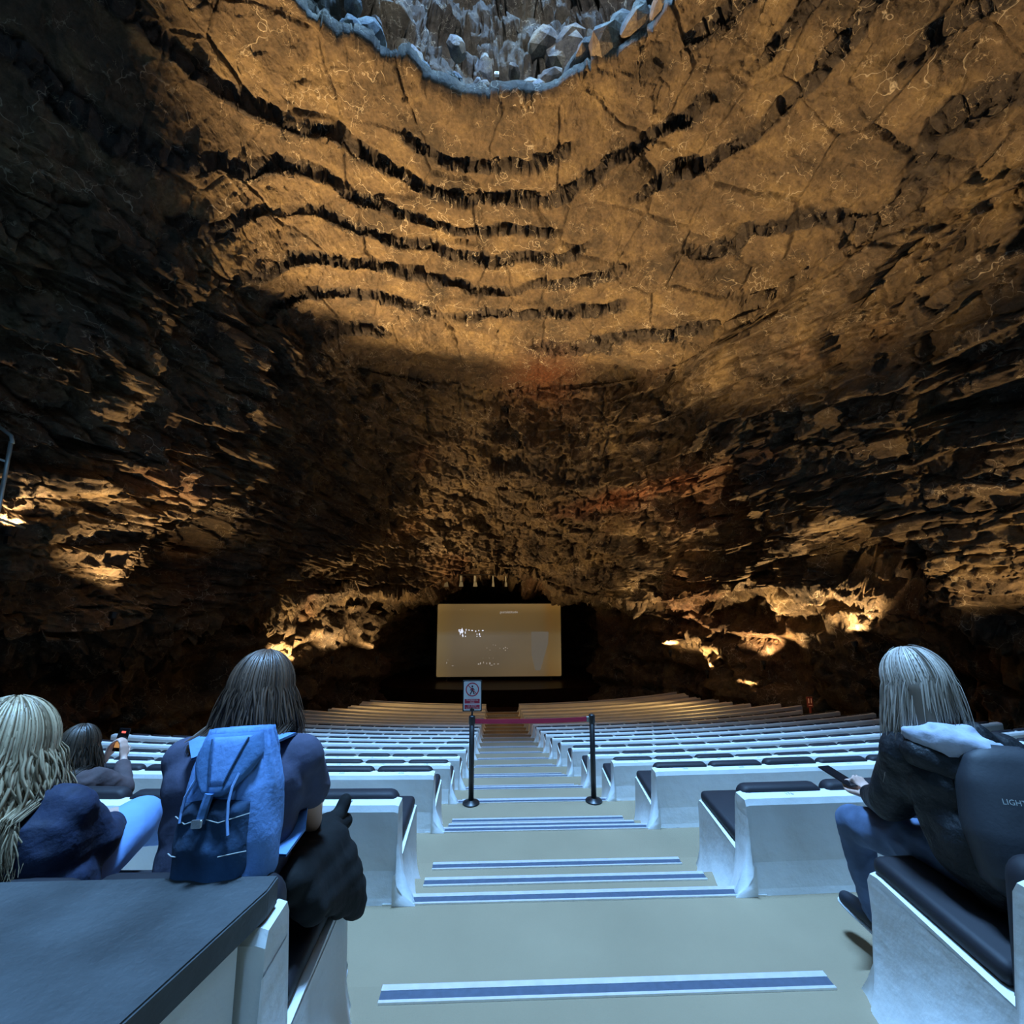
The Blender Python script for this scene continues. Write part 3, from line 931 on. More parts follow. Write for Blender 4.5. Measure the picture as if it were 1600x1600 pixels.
# theatre lanterns on a bar over the screen
M['lantern'] = mat('grey_lantern_metal', (0.30, 0.30, 0.26), 0.5)
rail = thing('lighting_bar', 'thin dark bar hanging above the projection screen', 'bar', (-0.3, 35.6, CZ + 0.1))
bm = bmesh.new(); tube(bm, [(-5.2, 0, 0), (3.2, 0, 0)], 0.03, 8); obj('bar_tube', bm, M['black'], rail)
bm = bmesh.new()
for x in (-5, 3): tube(bm, [(x, 0, 0), (x, 0, 2.5)], 0.012, 6)
obj('bar_hanger', bm, M['black'], rail)
for i, (px, w) in enumerate(((698, 1.0), (721, 1.0), (743, 1.0), (771, 0.6), (791, 0.6))):
    x = (px - 775) / 700 * 35.0
    t = thing('theatre_lantern', ['grey theatre lantern above the screen, leftmost of five on the bar', 'grey theatre lantern above the screen, second from the left',
              'grey theatre lantern above the screen, middle of five on the bar', 'small grey lantern above the screen, second from the right',
              'small grey lantern above the screen, rightmost of five on the bar'][i], 'lamp', (x, 35.6, CZ + 0.02), group='lanterns over the screen')
    b = bmesh.new(); lathe(b, [(0.10 * w, 0.0), (0.11 * w, -0.05), (0.11 * w, -0.42), (0.13 * w, -0.46)], 12); obj('lantern_body', b, M['lantern'], t)
    b = bmesh.new()
    vv = [bx(b, -0.17 * w, 0.17 * w, -0.15, 0.15, -0.84, -0.48)]
    for v in b.verts:
        if v.co.z > -0.6: v.co.x *= 0.65; v.co.y *= 0.65
    obj('lantern_hood', b, M['lantern'], t)
    b = bmesh.new(); tube(b, [(0, 0, -0.02), (0, 0, 0.08)], 0.03, 6); obj('hook', b, M['black'], t)

# ---------------------------------------------------------------- parapet at the left
M['slab2'] = M['slab']
bm = bmesh.new()
def prism(bm, poly, z0, z1, bev=0):
    a_ = [bm.verts.new((x, y, z0)) for x, y in poly]; b_ = [bm.verts.new((x, y, z1)) for x, y in poly]
    n = len(poly)
    bm.faces.new(a_[::-1]); bm.faces.new(b_)
    for i in range(n):
        bm.faces.new((a_[i], a_[(i + 1) % n], b_[(i + 1) % n], b_[i]))
    bmesh.ops.recalc_face_normals(bm, faces=bm.faces)
    if bev:
        bmesh.ops.bevel(bm, geom=list(bm.edges), offset=bev, segments=2, affect='EDGES')
par = thing('parapet', 'white parapet with a dark slab top behind the nearest left bench', 'parapet', (-1.5, 0.8, ZUP0))
def loc(poly): return [(x + 1.5, y - 0.8) for x, y in poly]
prism(bm, loc([(-0.545, 1.275), (-0.545, 1.22), (-0.633, 0.88), (-0.87, 0.0), (-0.95, -0.4), (-4.2, -0.4), (-4.2, 1.275)]), CZ - 0.815 - ZUP0, CZ - 0.75 - ZUP0, 0.004)
obj('ledge_slab', bm, M['slab'], par)
bm = bmesh.new()
prism(bm, loc([(-0.575, 1.155), (-0.65, 0.87), (-0.89, 0.0), (-0.98, -0.4), (-4.1, -0.4), (-4.1, 1.155)]), 0, CZ - 0.816 - ZUP0)
obj('parapet_wall', bm, M['plaster'], par)

# ---------------------------------------------------------------- stanchions, belt and the no-entry sign
M['belt'] = mat('red_belt_webbing', (0.62, 0.035, 0.10), 0.7)
M['signwhite'] = mat('sign_white', (0.78, 0.80, 0.82), 0.4)
M['signred'] = mat('sign_red', (0.55, 0.02, 0.06), 0.45)
M['signblack'] = mat('sign_black', (0.015, 0.015, 0.03), 0.45)
SPY = 5.655
def stanchion(x, label):
    t = thing('belt_stanchion', label, 'stanchion', (x, SPY, ZF[2]), group='belt stanchions')
    b = bmesh.new(); lathe(b, [(0.095, 0.0), (0.10, 0.006), (0.095, 0.014), (0.05, 0.024), (0.034, 0.04)], 32); obj('base_disc', b, M['black'], t, True)
    b = bmesh.new(); lathe(b, [(0.031, 0.03), (0.031, 0.885)], 20); obj('post', b, M['black'], t, True)
    b = bmesh.new(); lathe(b, [(0.036, 0.875), (0.038, 0.88), (0.038, 0.955), (0.036, 0.965), (0.02, 0.972)], 20); obj('belt_head', b, M['black'], t, True)
    return t
PL = stanchion(-0.275, 'black belt stanchion carrying the no-entry sign, left side of the aisle')
PR = stanchion(1.165, 'black belt stanchion without a sign, right side of the aisle')
b = bmesh.new()
N_ = 24
prev = None
for i in range(N_ + 1):
    t_ = i / N_
    x = 0.03 + (1.44 - 0.06) * t_
    z = 0.905 - 0.035 * 4 * t_ * (1 - t_) * 0.35 + 0.012 * t_
    tw = 0.003 * math.sin(t_ * 6)
    q = [b.verts.new((x, tw - 0.001, z - 0.026)), b.verts.new((x, tw - 0.001, z + 0.026)), b.verts.new((x, tw + 0.001, z + 0.026)), b.verts.new((x, tw + 0.001, z - 0.026))]
    if prev:
        for a_ in range(4): b.faces.new((prev[a_], q[a_], q[(a_ + 1) % 4], prev[(a_ + 1) % 4]))
    prev = q
bmesh.ops.recalc_face_normals(b, faces=b.faces)
obj('belt', b, M['belt'], PL)
b = bmesh.new(); bx(b, 1.375, 1.405, -0.02, 0.02, 0.885, 0.945, 0.004); obj('belt_clip', b, M['lantern'], PL)
# sign
b = bmesh.new(); tube(b, [(0, 0, 0.96), (0, 0, 1.06)], 0.010, 8); bx(b, -0.025, 0.025, -0.006, 0.01, 1.02, 1.05); obj('sign_stem', b, M['black'], PL)
sb = bmesh.new(); bx(sb, -0.115, 0.115, 0.0, 0.012, 1.015, 1.375, 0.004); obj('sign_frame', sb, M['black'], PL)
sb = bmesh.new()
v_ = rrect(sb, 0.205, 0.335, 0.012, -0.002, 0, 1.028); sb.faces.new(v_)
plate = obj('sign_plate', sb, M['signwhite'], PL)
def ring(b, cx, cz, r0, r1, y, n=40):
    a_ = [b.verts.new((cx + r0 * math.cos(2 * math.pi * i / n), y, cz + r0 * math.sin(2 * math.pi * i / n))) for i in range(n)]
    c_ = [b.verts.new((cx + r1 * math.cos(2 * math.pi * i / n), y, cz + r1 * math.sin(2 * math.pi * i / n))) for i in range(n)]
    for i in range(n): b.faces.new((a_[i], c_[i], c_[(i + 1) % n], a_[(i + 1) % n]))
def strip(b, p0, p1, w, y):
    d = Vector((p1[0] - p0[0], p1[1] - p0[1])); n = Vector((-d.y, d.x)).normalized() * w / 2
    b.faces.new([b.verts.new((p[0] + s * n.x, y, p[1] + s * n.y)) for p, s in ((p0, 1), (p0, -1), (p1, -1), (p1, 1))])
b = bmesh.new()
CZs = 1.268
strip(b, (0.0, CZs + 0.018), (0.0, CZs - 0.012), 0.024, -0.004)
strip(b, (-0.002, CZs - 0.008), (-0.026, CZs - 0.058), 0.012, -0.004); strip(b, (0.003, CZs - 0.008), (0.024, CZs - 0.056), 0.012, -0.004)
strip(b, (-0.008, CZs + 0.014), (-0.026, CZs - 0.012), 0.008, -0.004); strip(b, (0.008, CZs + 0.014), (0.027, CZs - 0.008), 0.008, -0.004)
b.faces.new([b.verts.new((0.011 * math.cos(2 * math.pi * i / 14), -0.004, CZs + 0.036 + 0.011 * math.sin(2 * math.pi * i / 14))) for i in range(14)])
obj('pedestrian_symbol', b, M['signblack'], PL)
b = bmesh.new(); ring(b, 0, CZs, 0.068, 0.080, -0.005); strip(b, (-0.052, CZs + 0.050), (0.052, CZs - 0.050), 0.009, -0.006); obj('prohibition_ring', b, M['signred'], PL)
b = bmesh.new()
for (z0, z1) in ((1.108, 1.160), (1.044, 1.094)):
    b.faces.new([b.verts.new(p) for p in ((-0.090, -0.004, z0), (0.090, -0.004, z0), (0.090, -0.004, z1), (-0.090, -0.004, z1))])
rb_ = obj('red_band', b, M['signred'], PL)
for (s_, z, h) in (('PROHIBIDO EL', 1.147, 0.0215), ('PASO', 1.122, 0.0215), ('NO ENTRY', 1.080, 0.0215), ('EINTRITT VERBOTEN', 1.056, 0.016)):
    m_ = text_mesh(s_, h); m_.materials.append(M['signwhite'])
    o = link_mesh('sign_lettering', m_, None, rb_); o.location = (0, -0.0065, z); o.rotation_euler = (R(90), 0, 0)

# ---------------------------------------------------------------- small red sign posts at the ends of the rows
M['exitred'] = mat('glowing_red_post_paint', (0.25, 0.03, 0.02), 0.5, emit=((0.20, 0.03, 0.012), 0.15))  # red paint of the post given a faint glow of its own
M['exitglow'] = mat('lit_sign_panel', (0.35, 0.12, 0.06), 0.5, emit=((0.42, 0.17, 0.08), 0.55))
M['exitmark'] = mat('lit_sign_mark', (0.6, 0.6, 0.5), 0.5, emit=((0.85, 0.70, 0.45), 0.8))
def info_post(loc_, h, label, dim, tall):
    t = thing('exit_sign_post', label, 'sign', loc_)
    b = bmesh.new(); bx(b, -0.035, 0.035, -0.03, 0.03, 0, h, 0.006); obj('post', b, M['exitred'], t)
    b = bmesh.new(); bx(b, -0.10, 0.10, -0.10, 0.10, 0, 0.04, 0.006); obj('post_base', b, M['black'], t)
    b = bmesh.new(); bx(b, -0.12, 0.12, -0.035, 0.02, h, h + tall, 0.008); obj('sign_box', b, M['exitred'] if dim else M['exitglow'], t)
    b = bmesh.new(); y = -0.038
    strip(b, (-0.06, h + tall * 0.40), (-0.06, h + tall * 0.86), 0.045, y); strip(b, (0.05, h + tall * 0.40), (0.05, h + tall * 0.86), 0.03, y)
    strip(b, (-0.08, h + tall * 0.2), (0.08, h + tall * 0.2), 0.02, y)
    obj('sign_symbol', b, M['exitmark'] if not dim else M['exitglow'], t)
    return t
info_post((-8.75, 10.6, CZ - 4.75), 1.05, 'small lit red sign on a post beyond the left bench ends', False, 0.36)
info_post((13.2, 19.3, CZ - 6.3), 0.85, 'dim red sign post beyond the right bench ends', True, 0.42)

# ---------------------------------------------------------------- railing at the far left
M['rail'] = mat('painted_rail_metal', (0.42, 0.52, 0.55), 0.35, metal=0.4)
rl = thing('metal_railing', 'pale metal railing on the rock ledge at the left edge', 'railing', (-11.66, 10.79, 3.09))
rl.scale = (0.93, 0.93, 0.93)
b = bmesh.new(); tube(b, [(-0.09, 0.1, 0.0), (-0.9, 1.6, -0.1)], 0.035, 8); tube(b, [(-1.5, -0.35, 0.1), (-2.2, 1.2, 0.0)], 0.035, 8); obj('wall_bracket', b, M['rail'], rl, True)
b = bmesh.new(); tube(b, [(-2.2, -0.6, 3.05), (-0.75, -0.1, 2.75), (-0.06, 0.1, 2.15), (0.0, 0.1, 1.95)], 0.045, 8); obj('handrail', b, M['rail'], rl, True)
for (x, y, z0, z1) in ((-0.04, 0.1, -0.15, 2.0), (-1.5, -0.35, 0.0, 2.9)):
    b = bmesh.new(); tube(b, [(x - 0.05, y, z0), (x, y, z1)], 0.045, 8); obj('rail_post', b, M['rail'], rl, True)
for q in (0.75, 1.45):
    b = bmesh.new(); tube(b, [(-2.2, -0.6, q + 0.85), (-0.04, 0.1, q)], 0.028, 8); obj('mid_rail', b, M['rail'], rl, True)

# ---------------------------------------------------------------- uplights at the foot of the walls
M['lamp_glass'] = mat('lamp_glass', (1, 0.9, 0.7), 0.3, emit=((1.0, 0.80, 0.45), 60.0))
def uplight(pos, aim, energy, label, spot=120, blend=0.6, size=0.06):
    p = Vector(pos); a = Vector(aim) - p
    t = thing('ground_uplight', label, 'lamp', p, group='ground uplights')
    q = a.to_track_quat('Z', 'Y').to_matrix().to_4x4()
    b = bmesh.new(); lathe(b, [(0.06, -0.22), (0.11, -0.20), (0.13, -0.05), (0.135, 0.0)], 16)
    bmesh.ops.transform(b, matrix=q, verts=b.verts)
    hs_ = obj('lamp_housing', b, M['black'], t)
    b = bmesh.new(); lathe(b, [(0.115, -0.012), (0.115, -0.002)], 16); bmesh.ops.transform(b, matrix=q, verts=b.verts); obj('lamp_lens', b, M['lamp_glass'], hs_)
    b = bmesh.new(); bx(b, -0.05, 0.05, -0.05, 0.05, -0.42, -0.16); obj('lamp_foot', b, M['black'], t)
    o = lamp('lamp_bulb', 'SPOT', p + a.normalized() * 0.03, energy, (1.0, 0.66, 0.30), aim, size, spot, blend)
    return t
UPS = [((-12.2, 15.1, 0.60), (-12.0, 15.7, 4.0), 700, 'bright uplight under the left rock ledge, highest on the left wall'),
       ((-12.9, 12.3, 3.0), (-13.2, 13.0, 6.0), 350, 'uplight at the left edge below the railing'),
       ((-11.8, 26.8, -3.35), (-12.3, 28.2, 0.5), 700, 'uplight behind the brown-haired woman, left of the stage'),
       ((-10.0, 28.8, -3.15), (-10.4, 30.4, 0.5), 600, 'uplight left of the stage, middle of three'),
       ((-7.8, 30.8, -3.5), (-8.3, 32.4, 0.0), 400, 'uplight left of the stage, nearest the screen'),
       ((11.3, 29.6, -3.0), (11.6, 30.9, 0.8), 600, 'uplight right of the stage, nearest the screen'),
       ((12.6, 27.3, -3.85), (13.0, 28.8, -0.2), 700, 'low uplight right of the stage, second from the screen'),
       ((14.15, 24.05, -2.7), (14.6, 25.4, 1.0), 800, 'uplight right of the stage, second from the right'),
       ((15.05, 18.85, -0.98), (15.0, 19.8, 3.0), 900, 'long bright uplight, rightmost above the bench ends')]
for u_ in UPS:
    uplight(u_[0], u_[1], u_[2] * 2.2, u_[3])
lamp('wall_flood', 'SPOT', (-10.5, 15.0, 0.6), 2600, WARM, (-9.8, 14.2, 9.0), 0.1, 85, 0.5)
lamp('wall_flood', 'SPOT', (13.0, 10.0, -1.0), 2600, WARM, (13.5, 13.5, 5.5), 0.1, 90, 0.5)
lamp('wall_flood', 'SPOT', (13.5, 22.5, -3.0), 3500, WARM, (12.8, 20.5, 8.0), 0.1, 100, 0.5)
# ---------------------------------------------------------------- people
M['skin'] = mat('skin', (0.50, 0.27, 0.18), 0.5, noise=(20, 0.06))
M['skin_pale'] = mat('skin_pale', (0.60, 0.38, 0.30), 0.5, noise=(20, 0.06))
M['eye'] = mat('eye_white', (0.8, 0.8, 0.8), 0.2)
M['lips'] = mat('lips', (0.45, 0.15, 0.12), 0.5)
M['tshirt'] = mat('navy_tshirt', (0.055, 0.060, 0.105), 0.9, noise=(30, 0.12), bump=(9, 0.5, 0.02))
M['navy'] = mat('navy_jacket', (0.010, 0.018, 0.050), 0.8, noise=(25, 0.3), bump=(12, 0.7, 0.02))
M['jeans'] = mat('mid_blue_jeans', (0.075, 0.115, 0.20), 0.85, noise=(8, 0.35), bump=(60, 0.4, 0.003))
M['lightjeans'] = mat('pale_blue_jeans', (0.17, 0.33, 0.68), 0.85, noise=(6, 0.12), bump=(60, 0.3, 0.003))
M['blackcloth'] = mat('black_cloth', (0.009, 0.009, 0.009), 0.85, noise=(10, 0.3), bump=(10, 0.6, 0.02), spec=0.2)
M['blackshell'] = mat('black_shell_jacket', (0.011, 0.012, 0.014), 0.55, noise=(6, 0.3), bump=(11, 1.0, 0.03), spec=0.3)
M['packblack'] = mat('black_nylon', (0.022, 0.024, 0.030), 0.6, noise=(8, 0.2), bump=(90, 0.3, 0.002))
M['greyhood'] = mat('pale_grey_fleece', (0.40, 0.42, 0.50), 0.95, noise=(30, 0.12), bump=(40, 0.5, 0.006))
M['pink'] = mat('pink_collar', (0.55, 0.13, 0.17), 0.9, bump=(60, 0.5, 0.004))
M['brown_coat'] = mat('mauve_brown_coat', (0.075, 0.052, 0.055), 0.85, noise=(8, 0.2), bump=(9, 0.7, 0.02))
M['white_shoe'] = mat('white_trainer', (0.70, 0.68, 0.66), 0.6, bump=(20, 0.4, 0.005))
M['dark_shoe'] = mat('dark_trainer', (0.015, 0.02, 0.03), 0.6)
M['sole'] = mat('white_sole', (0.6, 0.62, 0.65), 0.6)
M['denim_light'] = mat('light_denim', (0.13, 0.27, 0.56), 0.9, noise=(9, 0.22), bump=(70, 0.6, 0.004))
M['denim_mid'] = mat('mid_denim', (0.07, 0.17, 0.36), 0.9, noise=(9, 0.3), bump=(70, 0.6, 0.004))
M['denim_dark'] = mat('dark_denim', (0.018, 0.055, 0.12), 0.9, noise=(6, 0.75), bump=(70, 0.6, 0.004))
M['cord'] = mat('pale_blue_cord', (0.22, 0.40, 0.75), 0.8)
M['stitch'] = mat('stitching', (0.40, 0.42, 0.40), 0.8)
M['metal'] = mat('buckle_metal', (0.7, 0.7, 0.7), 0.25, metal=0.9)
M['phone_black'] = mat('phone_glass', (0.01, 0.01, 0.012), 0.12)
M['phone_screen'] = mat('phone_screen', (0.05, 0.03, 0.02), 0.3, emit=((0.55, 0.28, 0.10), 0.9))
M['phone_red'] = mat('phone_record_dot', (0.5, 0.05, 0.05), 0.4, emit=((1.0, 0.16, 0.12), 1.2))

def hair_mat(name, c0, c1):
    m_ = bpy.data.materials.new(name)
    m_.use_nodes = True
    nt = m_.node_tree
    p = nt.nodes['Principled BSDF']
    p.inputs['Roughness'].default_value = 0.42
    p.inputs['Specular IOR Level'].default_value = 0.6
    at = nt.nodes.new('ShaderNodeAttribute'); at.attribute_name = 'strand'
    r = nt.nodes.new('ShaderNodeValToRGB')
    r.color_ramp.elements[0].color = (*c0, 1); r.color_ramp.elements[1].color = (*c1, 1)
    nt.links.new(at.outputs['Fac'], r.inputs['Fac'])
    nt.links.new(r.outputs['Color'], p.inputs['Base Color'])
    return m_
M['hair_brown'] = hair_mat('brown_hair', (0.022, 0.012, 0.008), (0.16, 0.095, 0.06))
M['hair_blonde'] = hair_mat('wavy_blonde_hair', (0.12, 0.075, 0.035), (0.66, 0.50, 0.31))
M['hair_fair'] = hair_mat('straight_fair_hair', (0.16, 0.12, 0.09), (0.66, 0.56, 0.47))
M['hair_dark'] = hair_mat('dark_brown_hair', (0.012, 0.009, 0.006), (0.07, 0.045, 0.028))

def blob(name, prims, mt, parent, voxel=0.012, smooth=6, wrinkle=None):
    """one closed surface grown from capsules ('c', p0, p1, r0, r1) and ellipsoids ('e', centre, radii[, euler])"""
    b = bmesh.new()
    for pr in prims:
        if pr[0] == 'c':
            p0, p1 = Vector(pr[1]), Vector(pr[2]); r0, r1 = pr[3], pr[4]
            tube(b, [p0, p1], [r0, r1], 14)
            for p, r_ in ((p0, r0), (p1, r1)):
                bmesh.ops.create_icosphere(b, subdivisions=2, radius=r_, matrix=Matrix.Translation(p))
        else:
            eu = pr[3] if len(pr) > 3 else (0, 0, 0)
            from mathutils import Euler
            mm = Matrix.Translation(Vector(pr[1])) @ Euler([R(a) for a in eu]).to_matrix().to_4x4() @ Matrix.Diagonal((*pr[2], 1))
            bmesh.ops.create_icosphere(b, subdivisions=3, radius=1.0, matrix=mm)
    me = bpy.data.meshes.new('tmp'); b.to_mesh(me); b.free()
    o = bpy.data.objects.new('tmp', me); COL.objects.link(o)
    m1 = o.modifiers.new('r', 'REMESH'); m1.mode = 'VOXEL'; m1.voxel_size = voxel
    m2 = o.modifiers.new('s', 'SMOOTH'); m2.factor = 0.6; m2.iterations = smooth
    dg = bpy.context.evaluated_depsgraph_get()
    res = bpy.data.meshes.new_from_object(o.evaluated_get(dg))
    bpy.data.objects.remove(o); bpy.data.meshes.remove(me)
    res.name = name
    if wrinkle:
        n = len(res.vertices)
        co = np.empty(n * 3, np.float32); res.vertices.foreach_get('co', co); co = co.reshape(-1, 3)
        no = np.empty(n * 3, np.float32); res.vertices.foreach_get('normal', no); no = no.reshape(-1, 3)
        sc_, am = wrinkle
        w = fbm(co.astype(np.float64) * np.array(sc_), 2, 200)
        w = -np.abs(w) * 2 + 0.5
        co += no * (w * am)[:, None]
        res.vertices.foreach_set('co', co.ravel()); res.update()
    if parent is not None:
        off = parent.location
        co = np.empty(len(res.vertices) * 3, np.float32); res.vertices.foreach_get('co', co)
        co = co.reshape(-1, 3) - np.array(off, dtype=np.float32); res.vertices.foreach_set('co', co.ravel()); res.update()
    res.materials.clear()
    return link_mesh(name, res, mt, parent, True)

def unit(v):
    return Vector(v).normalized()

def hand_prims(wrist, d, n, curl=0.5, side=1, s=1.0):
    """palm, four curled fingers and a thumb; d direction of the hand, n palm normal (fingers curl towards it)"""
    d = unit(d); n = unit(n); n = (n - d * n.dot(d)).normalized(); w = d.cross(n) * side
    wr = Vector(wrist)
    pr = []
    for q in (-0.028, -0.009, 0.010, 0.028):
        pr.append(('c', wr + d * 0.012 * s + w * q * 0.7 * s, wr + d * 0.085 * s + w * q * s, 0.013 * s, 0.011 * s))
    L_ = (0.060, 0.074, 0.080, 0.070)
    for q, l in zip((-0.030, -0.010, 0.011, 0.031), L_):
        p = wr + d * 0.088 * s + w * q * s
        a = 0
        for seg, fr in enumerate((0.45, 0.32, 0.23)):
            a += curl * (0.55 if seg == 0 else 0.85)
            dd = d * math.cos(a) + n * math.sin(a)
            p2 = p + dd * l * fr * s
            pr.append(('c', p, p2, 0.0085 * s, 0.0078 * s)); p = p2
    p = wr + d * 0.03 * s + w * 0.030 * s
    dd = (d * 0.65 + w * 0.75 + n * 0.25).normalized()
    p2 = p + dd * 0.042 * s; pr.append(('c', p, p2, 0.012 * s, 0.0095 * s))
    dd = (d * 0.85 + w * 0.2 + n * 0.5 * curl).normalized(); pr.append(('c', p2, p2 + dd * 0.032 * s, 0.0095 * s, 0.008 * s))
    return pr

def head_prims(c, fwd, up, s=1.0):
    f = unit(fwd); u = unit(up); u = (u - f * u.dot(f)).normalized(); r_ = f.cross(u)
    c = Vector(c)
    def P_(x, y, z): return c + (r_ * x + f * y + u * z) * s
    pr = [('c', P_(0, -0.02, 0.025), P_(0, 0.02, 0.02), 0.083 * s, 0.076 * s), ('c', P_(0, 0.03, -0.03), P_(0, 0.045, -0.075), 0.055 * s, 0.033 * s),
          ('c', P_(-0.03, 0.03, -0.02), P_(-0.02, 0.045, -0.06), 0.04 * s, 0.03 * s), ('c', P_(0.03, 0.03, -0.02), P_(0.02, 0.045, -0.06), 0.04 * s, 0.03 * s),
          ('c', P_(0, 0.088, 0.005), P_(0, 0.110, -0.030), 0.009 * s, 0.013 * s),
          ('c', P_(-0.02, 0.078, -0.062), P_(0.02, 0.078, -0.062), 0.010 * s, 0.010 * s), ('c', P_(-0.035, 0.076, 0.022), P_(0.035, 0.076, 0.022), 0.012 * s, 0.012 * s)]
    for sx in (-1, 1):
        pr.append(('c', P_(sx * 0.078, 0.0, 0.008), P_(sx * 0.082, -0.006, -0.025), 0.013 * s, 0.010 * s))
    return pr, P_

def strands(name, c, fwd, up, mt, parent, n=480, length=0.25, wave=(0.0, 1.0), spread=0.0, rad=0.0045, s=1.0, seed=1, push=None, cap=1.0, back=1.0, face=50):
    """hair: locks that follow the skull from the crown and then hang"""
    rs = random.Random(seed)
    f = unit(fwd); u = unit(up); u = (u - f * u.dot(f)).normalized(); r_ = f.cross(u)
    c = Vector(c)
    verts, faces, val = [], [], []
    for i in range(n):
        # azimuth around the crown, 0 = face
        a = rs.uniform(face, 360 - face) if i % 9 else rs.uniform(face * 0.75, 360 - face * 0.75)
        ph0 = rs.uniform(4, 78) if i % 3 else rs.uniform(4, 30)
        lay = rs.uniform(1.0, 1.16)
        L_ = length * rs.uniform(0.78, 1.08) * (1 - (1 - back) * max(0, -math.cos(R(a))) ** 0.7)
        pts = []
        wv = rs.uniform(0, 6.28); wa = wave[0] * rs.uniform(0.5, 1.3)
        ax, ay, az_ = 0.094 * s * lay * cap, 0.108 * s * lay * cap, 0.118 * s * lay * cap
        aa = R(a); ph = R(ph0)
        def sk(ph):
            return c + r_ * (math.sin(aa) * math.sin(ph) * ax) + f * (math.cos(aa) * math.sin(ph) * ay - 0.012 * s) + u * (math.cos(ph) * az_ + 0.012 * s)
        q = ph
        while q < R(98):
            pts.append(sk(q)); q += R(11)
        p = pts[-1] if pts else sk(R(95))
        radial = Vector((p - c)); radial.z = 0
        radial = radial.normalized() if radial.length > 1e-4 else -f
        fall = 0
        st = 0.022
        dirv = Vector((0, 0, -1)) + radial * (0.10 + spread * rs.uniform(0.2, 1.2))
        dx = Vector((rs.uniform(-1, 1), rs.uniform(-1, 1), 0)) * 0.10
        side_ = Vector((-radial.y, radial.x, 0))
        while fall < L_:
            fall += st
            dv = (dirv + dx).normalized()
            base = p + dv * st
            dirv = dirv * 0.93 + Vector((0, 0, -1)) * 0.07 - radial * (0.012 if spread < 0.3 else 0.0)
            p = base
            if push: p = push(p)
            w = math.sin(wv + fall * wave[1]) * wa
            w2 = math.cos(wv * 1.7 + fall * wave[1] * 0.9) * wa * 0.6
            pts.append(p + side_ * w + radial * w2)
        n_ = len(pts)
        if n_ < 3: continue
        shade = rs.random()
        base_i = len(verts)
        for k_, p in enumerate(pts):
            t = (pts[min(k_ + 1, n_ - 1)] - pts[max(k_ - 1, 0)]).normalized()
            rr_ = rad * (1.0 if k_ < n_ * 0.6 else max(0.12, 1 - (k_ - n_ * 0.6) / (n_ * 0.4))) * (0.7 + 0.6 * shade)
            nn = (p - c); nn = (nn - t * nn.dot(t)).normalized(); bb = t.cross(nn)
            jj = Vector((0, 0, 0))
            for (x, y) in ((1.5, 0), (0, 0.55), (-1.5, 0), (0, -0.55)):
                verts.append(p + bb * x * rr_ + nn * y * rr_); val.append(shade)
        for k_ in range(n_ - 1):
            for e in range(4):
                faces.append((base_i + k_ * 4 + e, base_i + k_ * 4 + (e + 1) % 4, base_i + (k_ + 1) * 4 + (e + 1) % 4, base_i + (k_ + 1) * 4 + e))
    off = Vector(parent.location) if parent is not None else Vector((0, 0, 0))
    o = from_arrays(name, [v - off for v in verts], faces, mt, parent, True)
    at = o.data.attributes.new('strand', 'FLOAT', 'POINT')
    at.data.foreach_set('value', np.array(val, np.float32))
    o['kind'] = 'stuff'
    return o

def face_bits(P_, parent, s=1.0):
    off = Vector(parent.location)
    for sx in (-1, 1):
        b = bmesh.new(); bmesh.ops.create_icosphere(b, subdivisions=2, radius=0.012 * s, matrix=Matrix.Translation(P_(sx * 0.032, 0.076, 0.004) - off))
        obj('eye', b, M['eye'], parent, True)
    b = bmesh.new(); tube(b, [P_(-0.022, 0.083, -0.060) - off, P_(0, 0.090, -0.059) - off, P_(0.022, 0.083, -0.060) - off], [0.003, 0.007, 0.003], 8)
    obj('lips', b, M['lips'], parent, True)

def shoe(name, heel, toe, parent, mt, solem):
    h = Vector(heel); t = Vector(toe)
    d = (t - h).normalized(); up = Vector((0, 0, 1)); up = (up - d * up.dot(d)).normalized()
    o = blob(name, [('c', h + d * 0.035 + up * 0.035, h + d * 0.10 + up * 0.045, 0.040, 0.042), ('c', h + d * 0.10 + up * 0.04, t - d * 0.03 + up * 0.02, 0.042, 0.034),
                    ('c', h + d * 0.03 + up * 0.03, h + d * 0.035 + up * 0.085, 0.040, 0.042)], mt, parent, 0.008, 4)
    s_ = blob('shoe_sole', [('c', h + d * 0.03 - up * 0.002, t - d * 0.03 - up * 0.004, 0.036, 0.036), ('c', h + d * 0.10 - up * 0.002, t - d * 0.06 - up * 0.004, 0.038, 0.040)], solem, None, 0.008, 3)
    me = s_.data
    # flatten the sole across its thickness
    for v in me.vertices:
        rel = v.co - h
        a = rel.dot(up)
        v.co -= up * (a * 0.65)
    for v in me.vertices: v.co -= Vector(parent.location)
    s_.parent = o
    return o

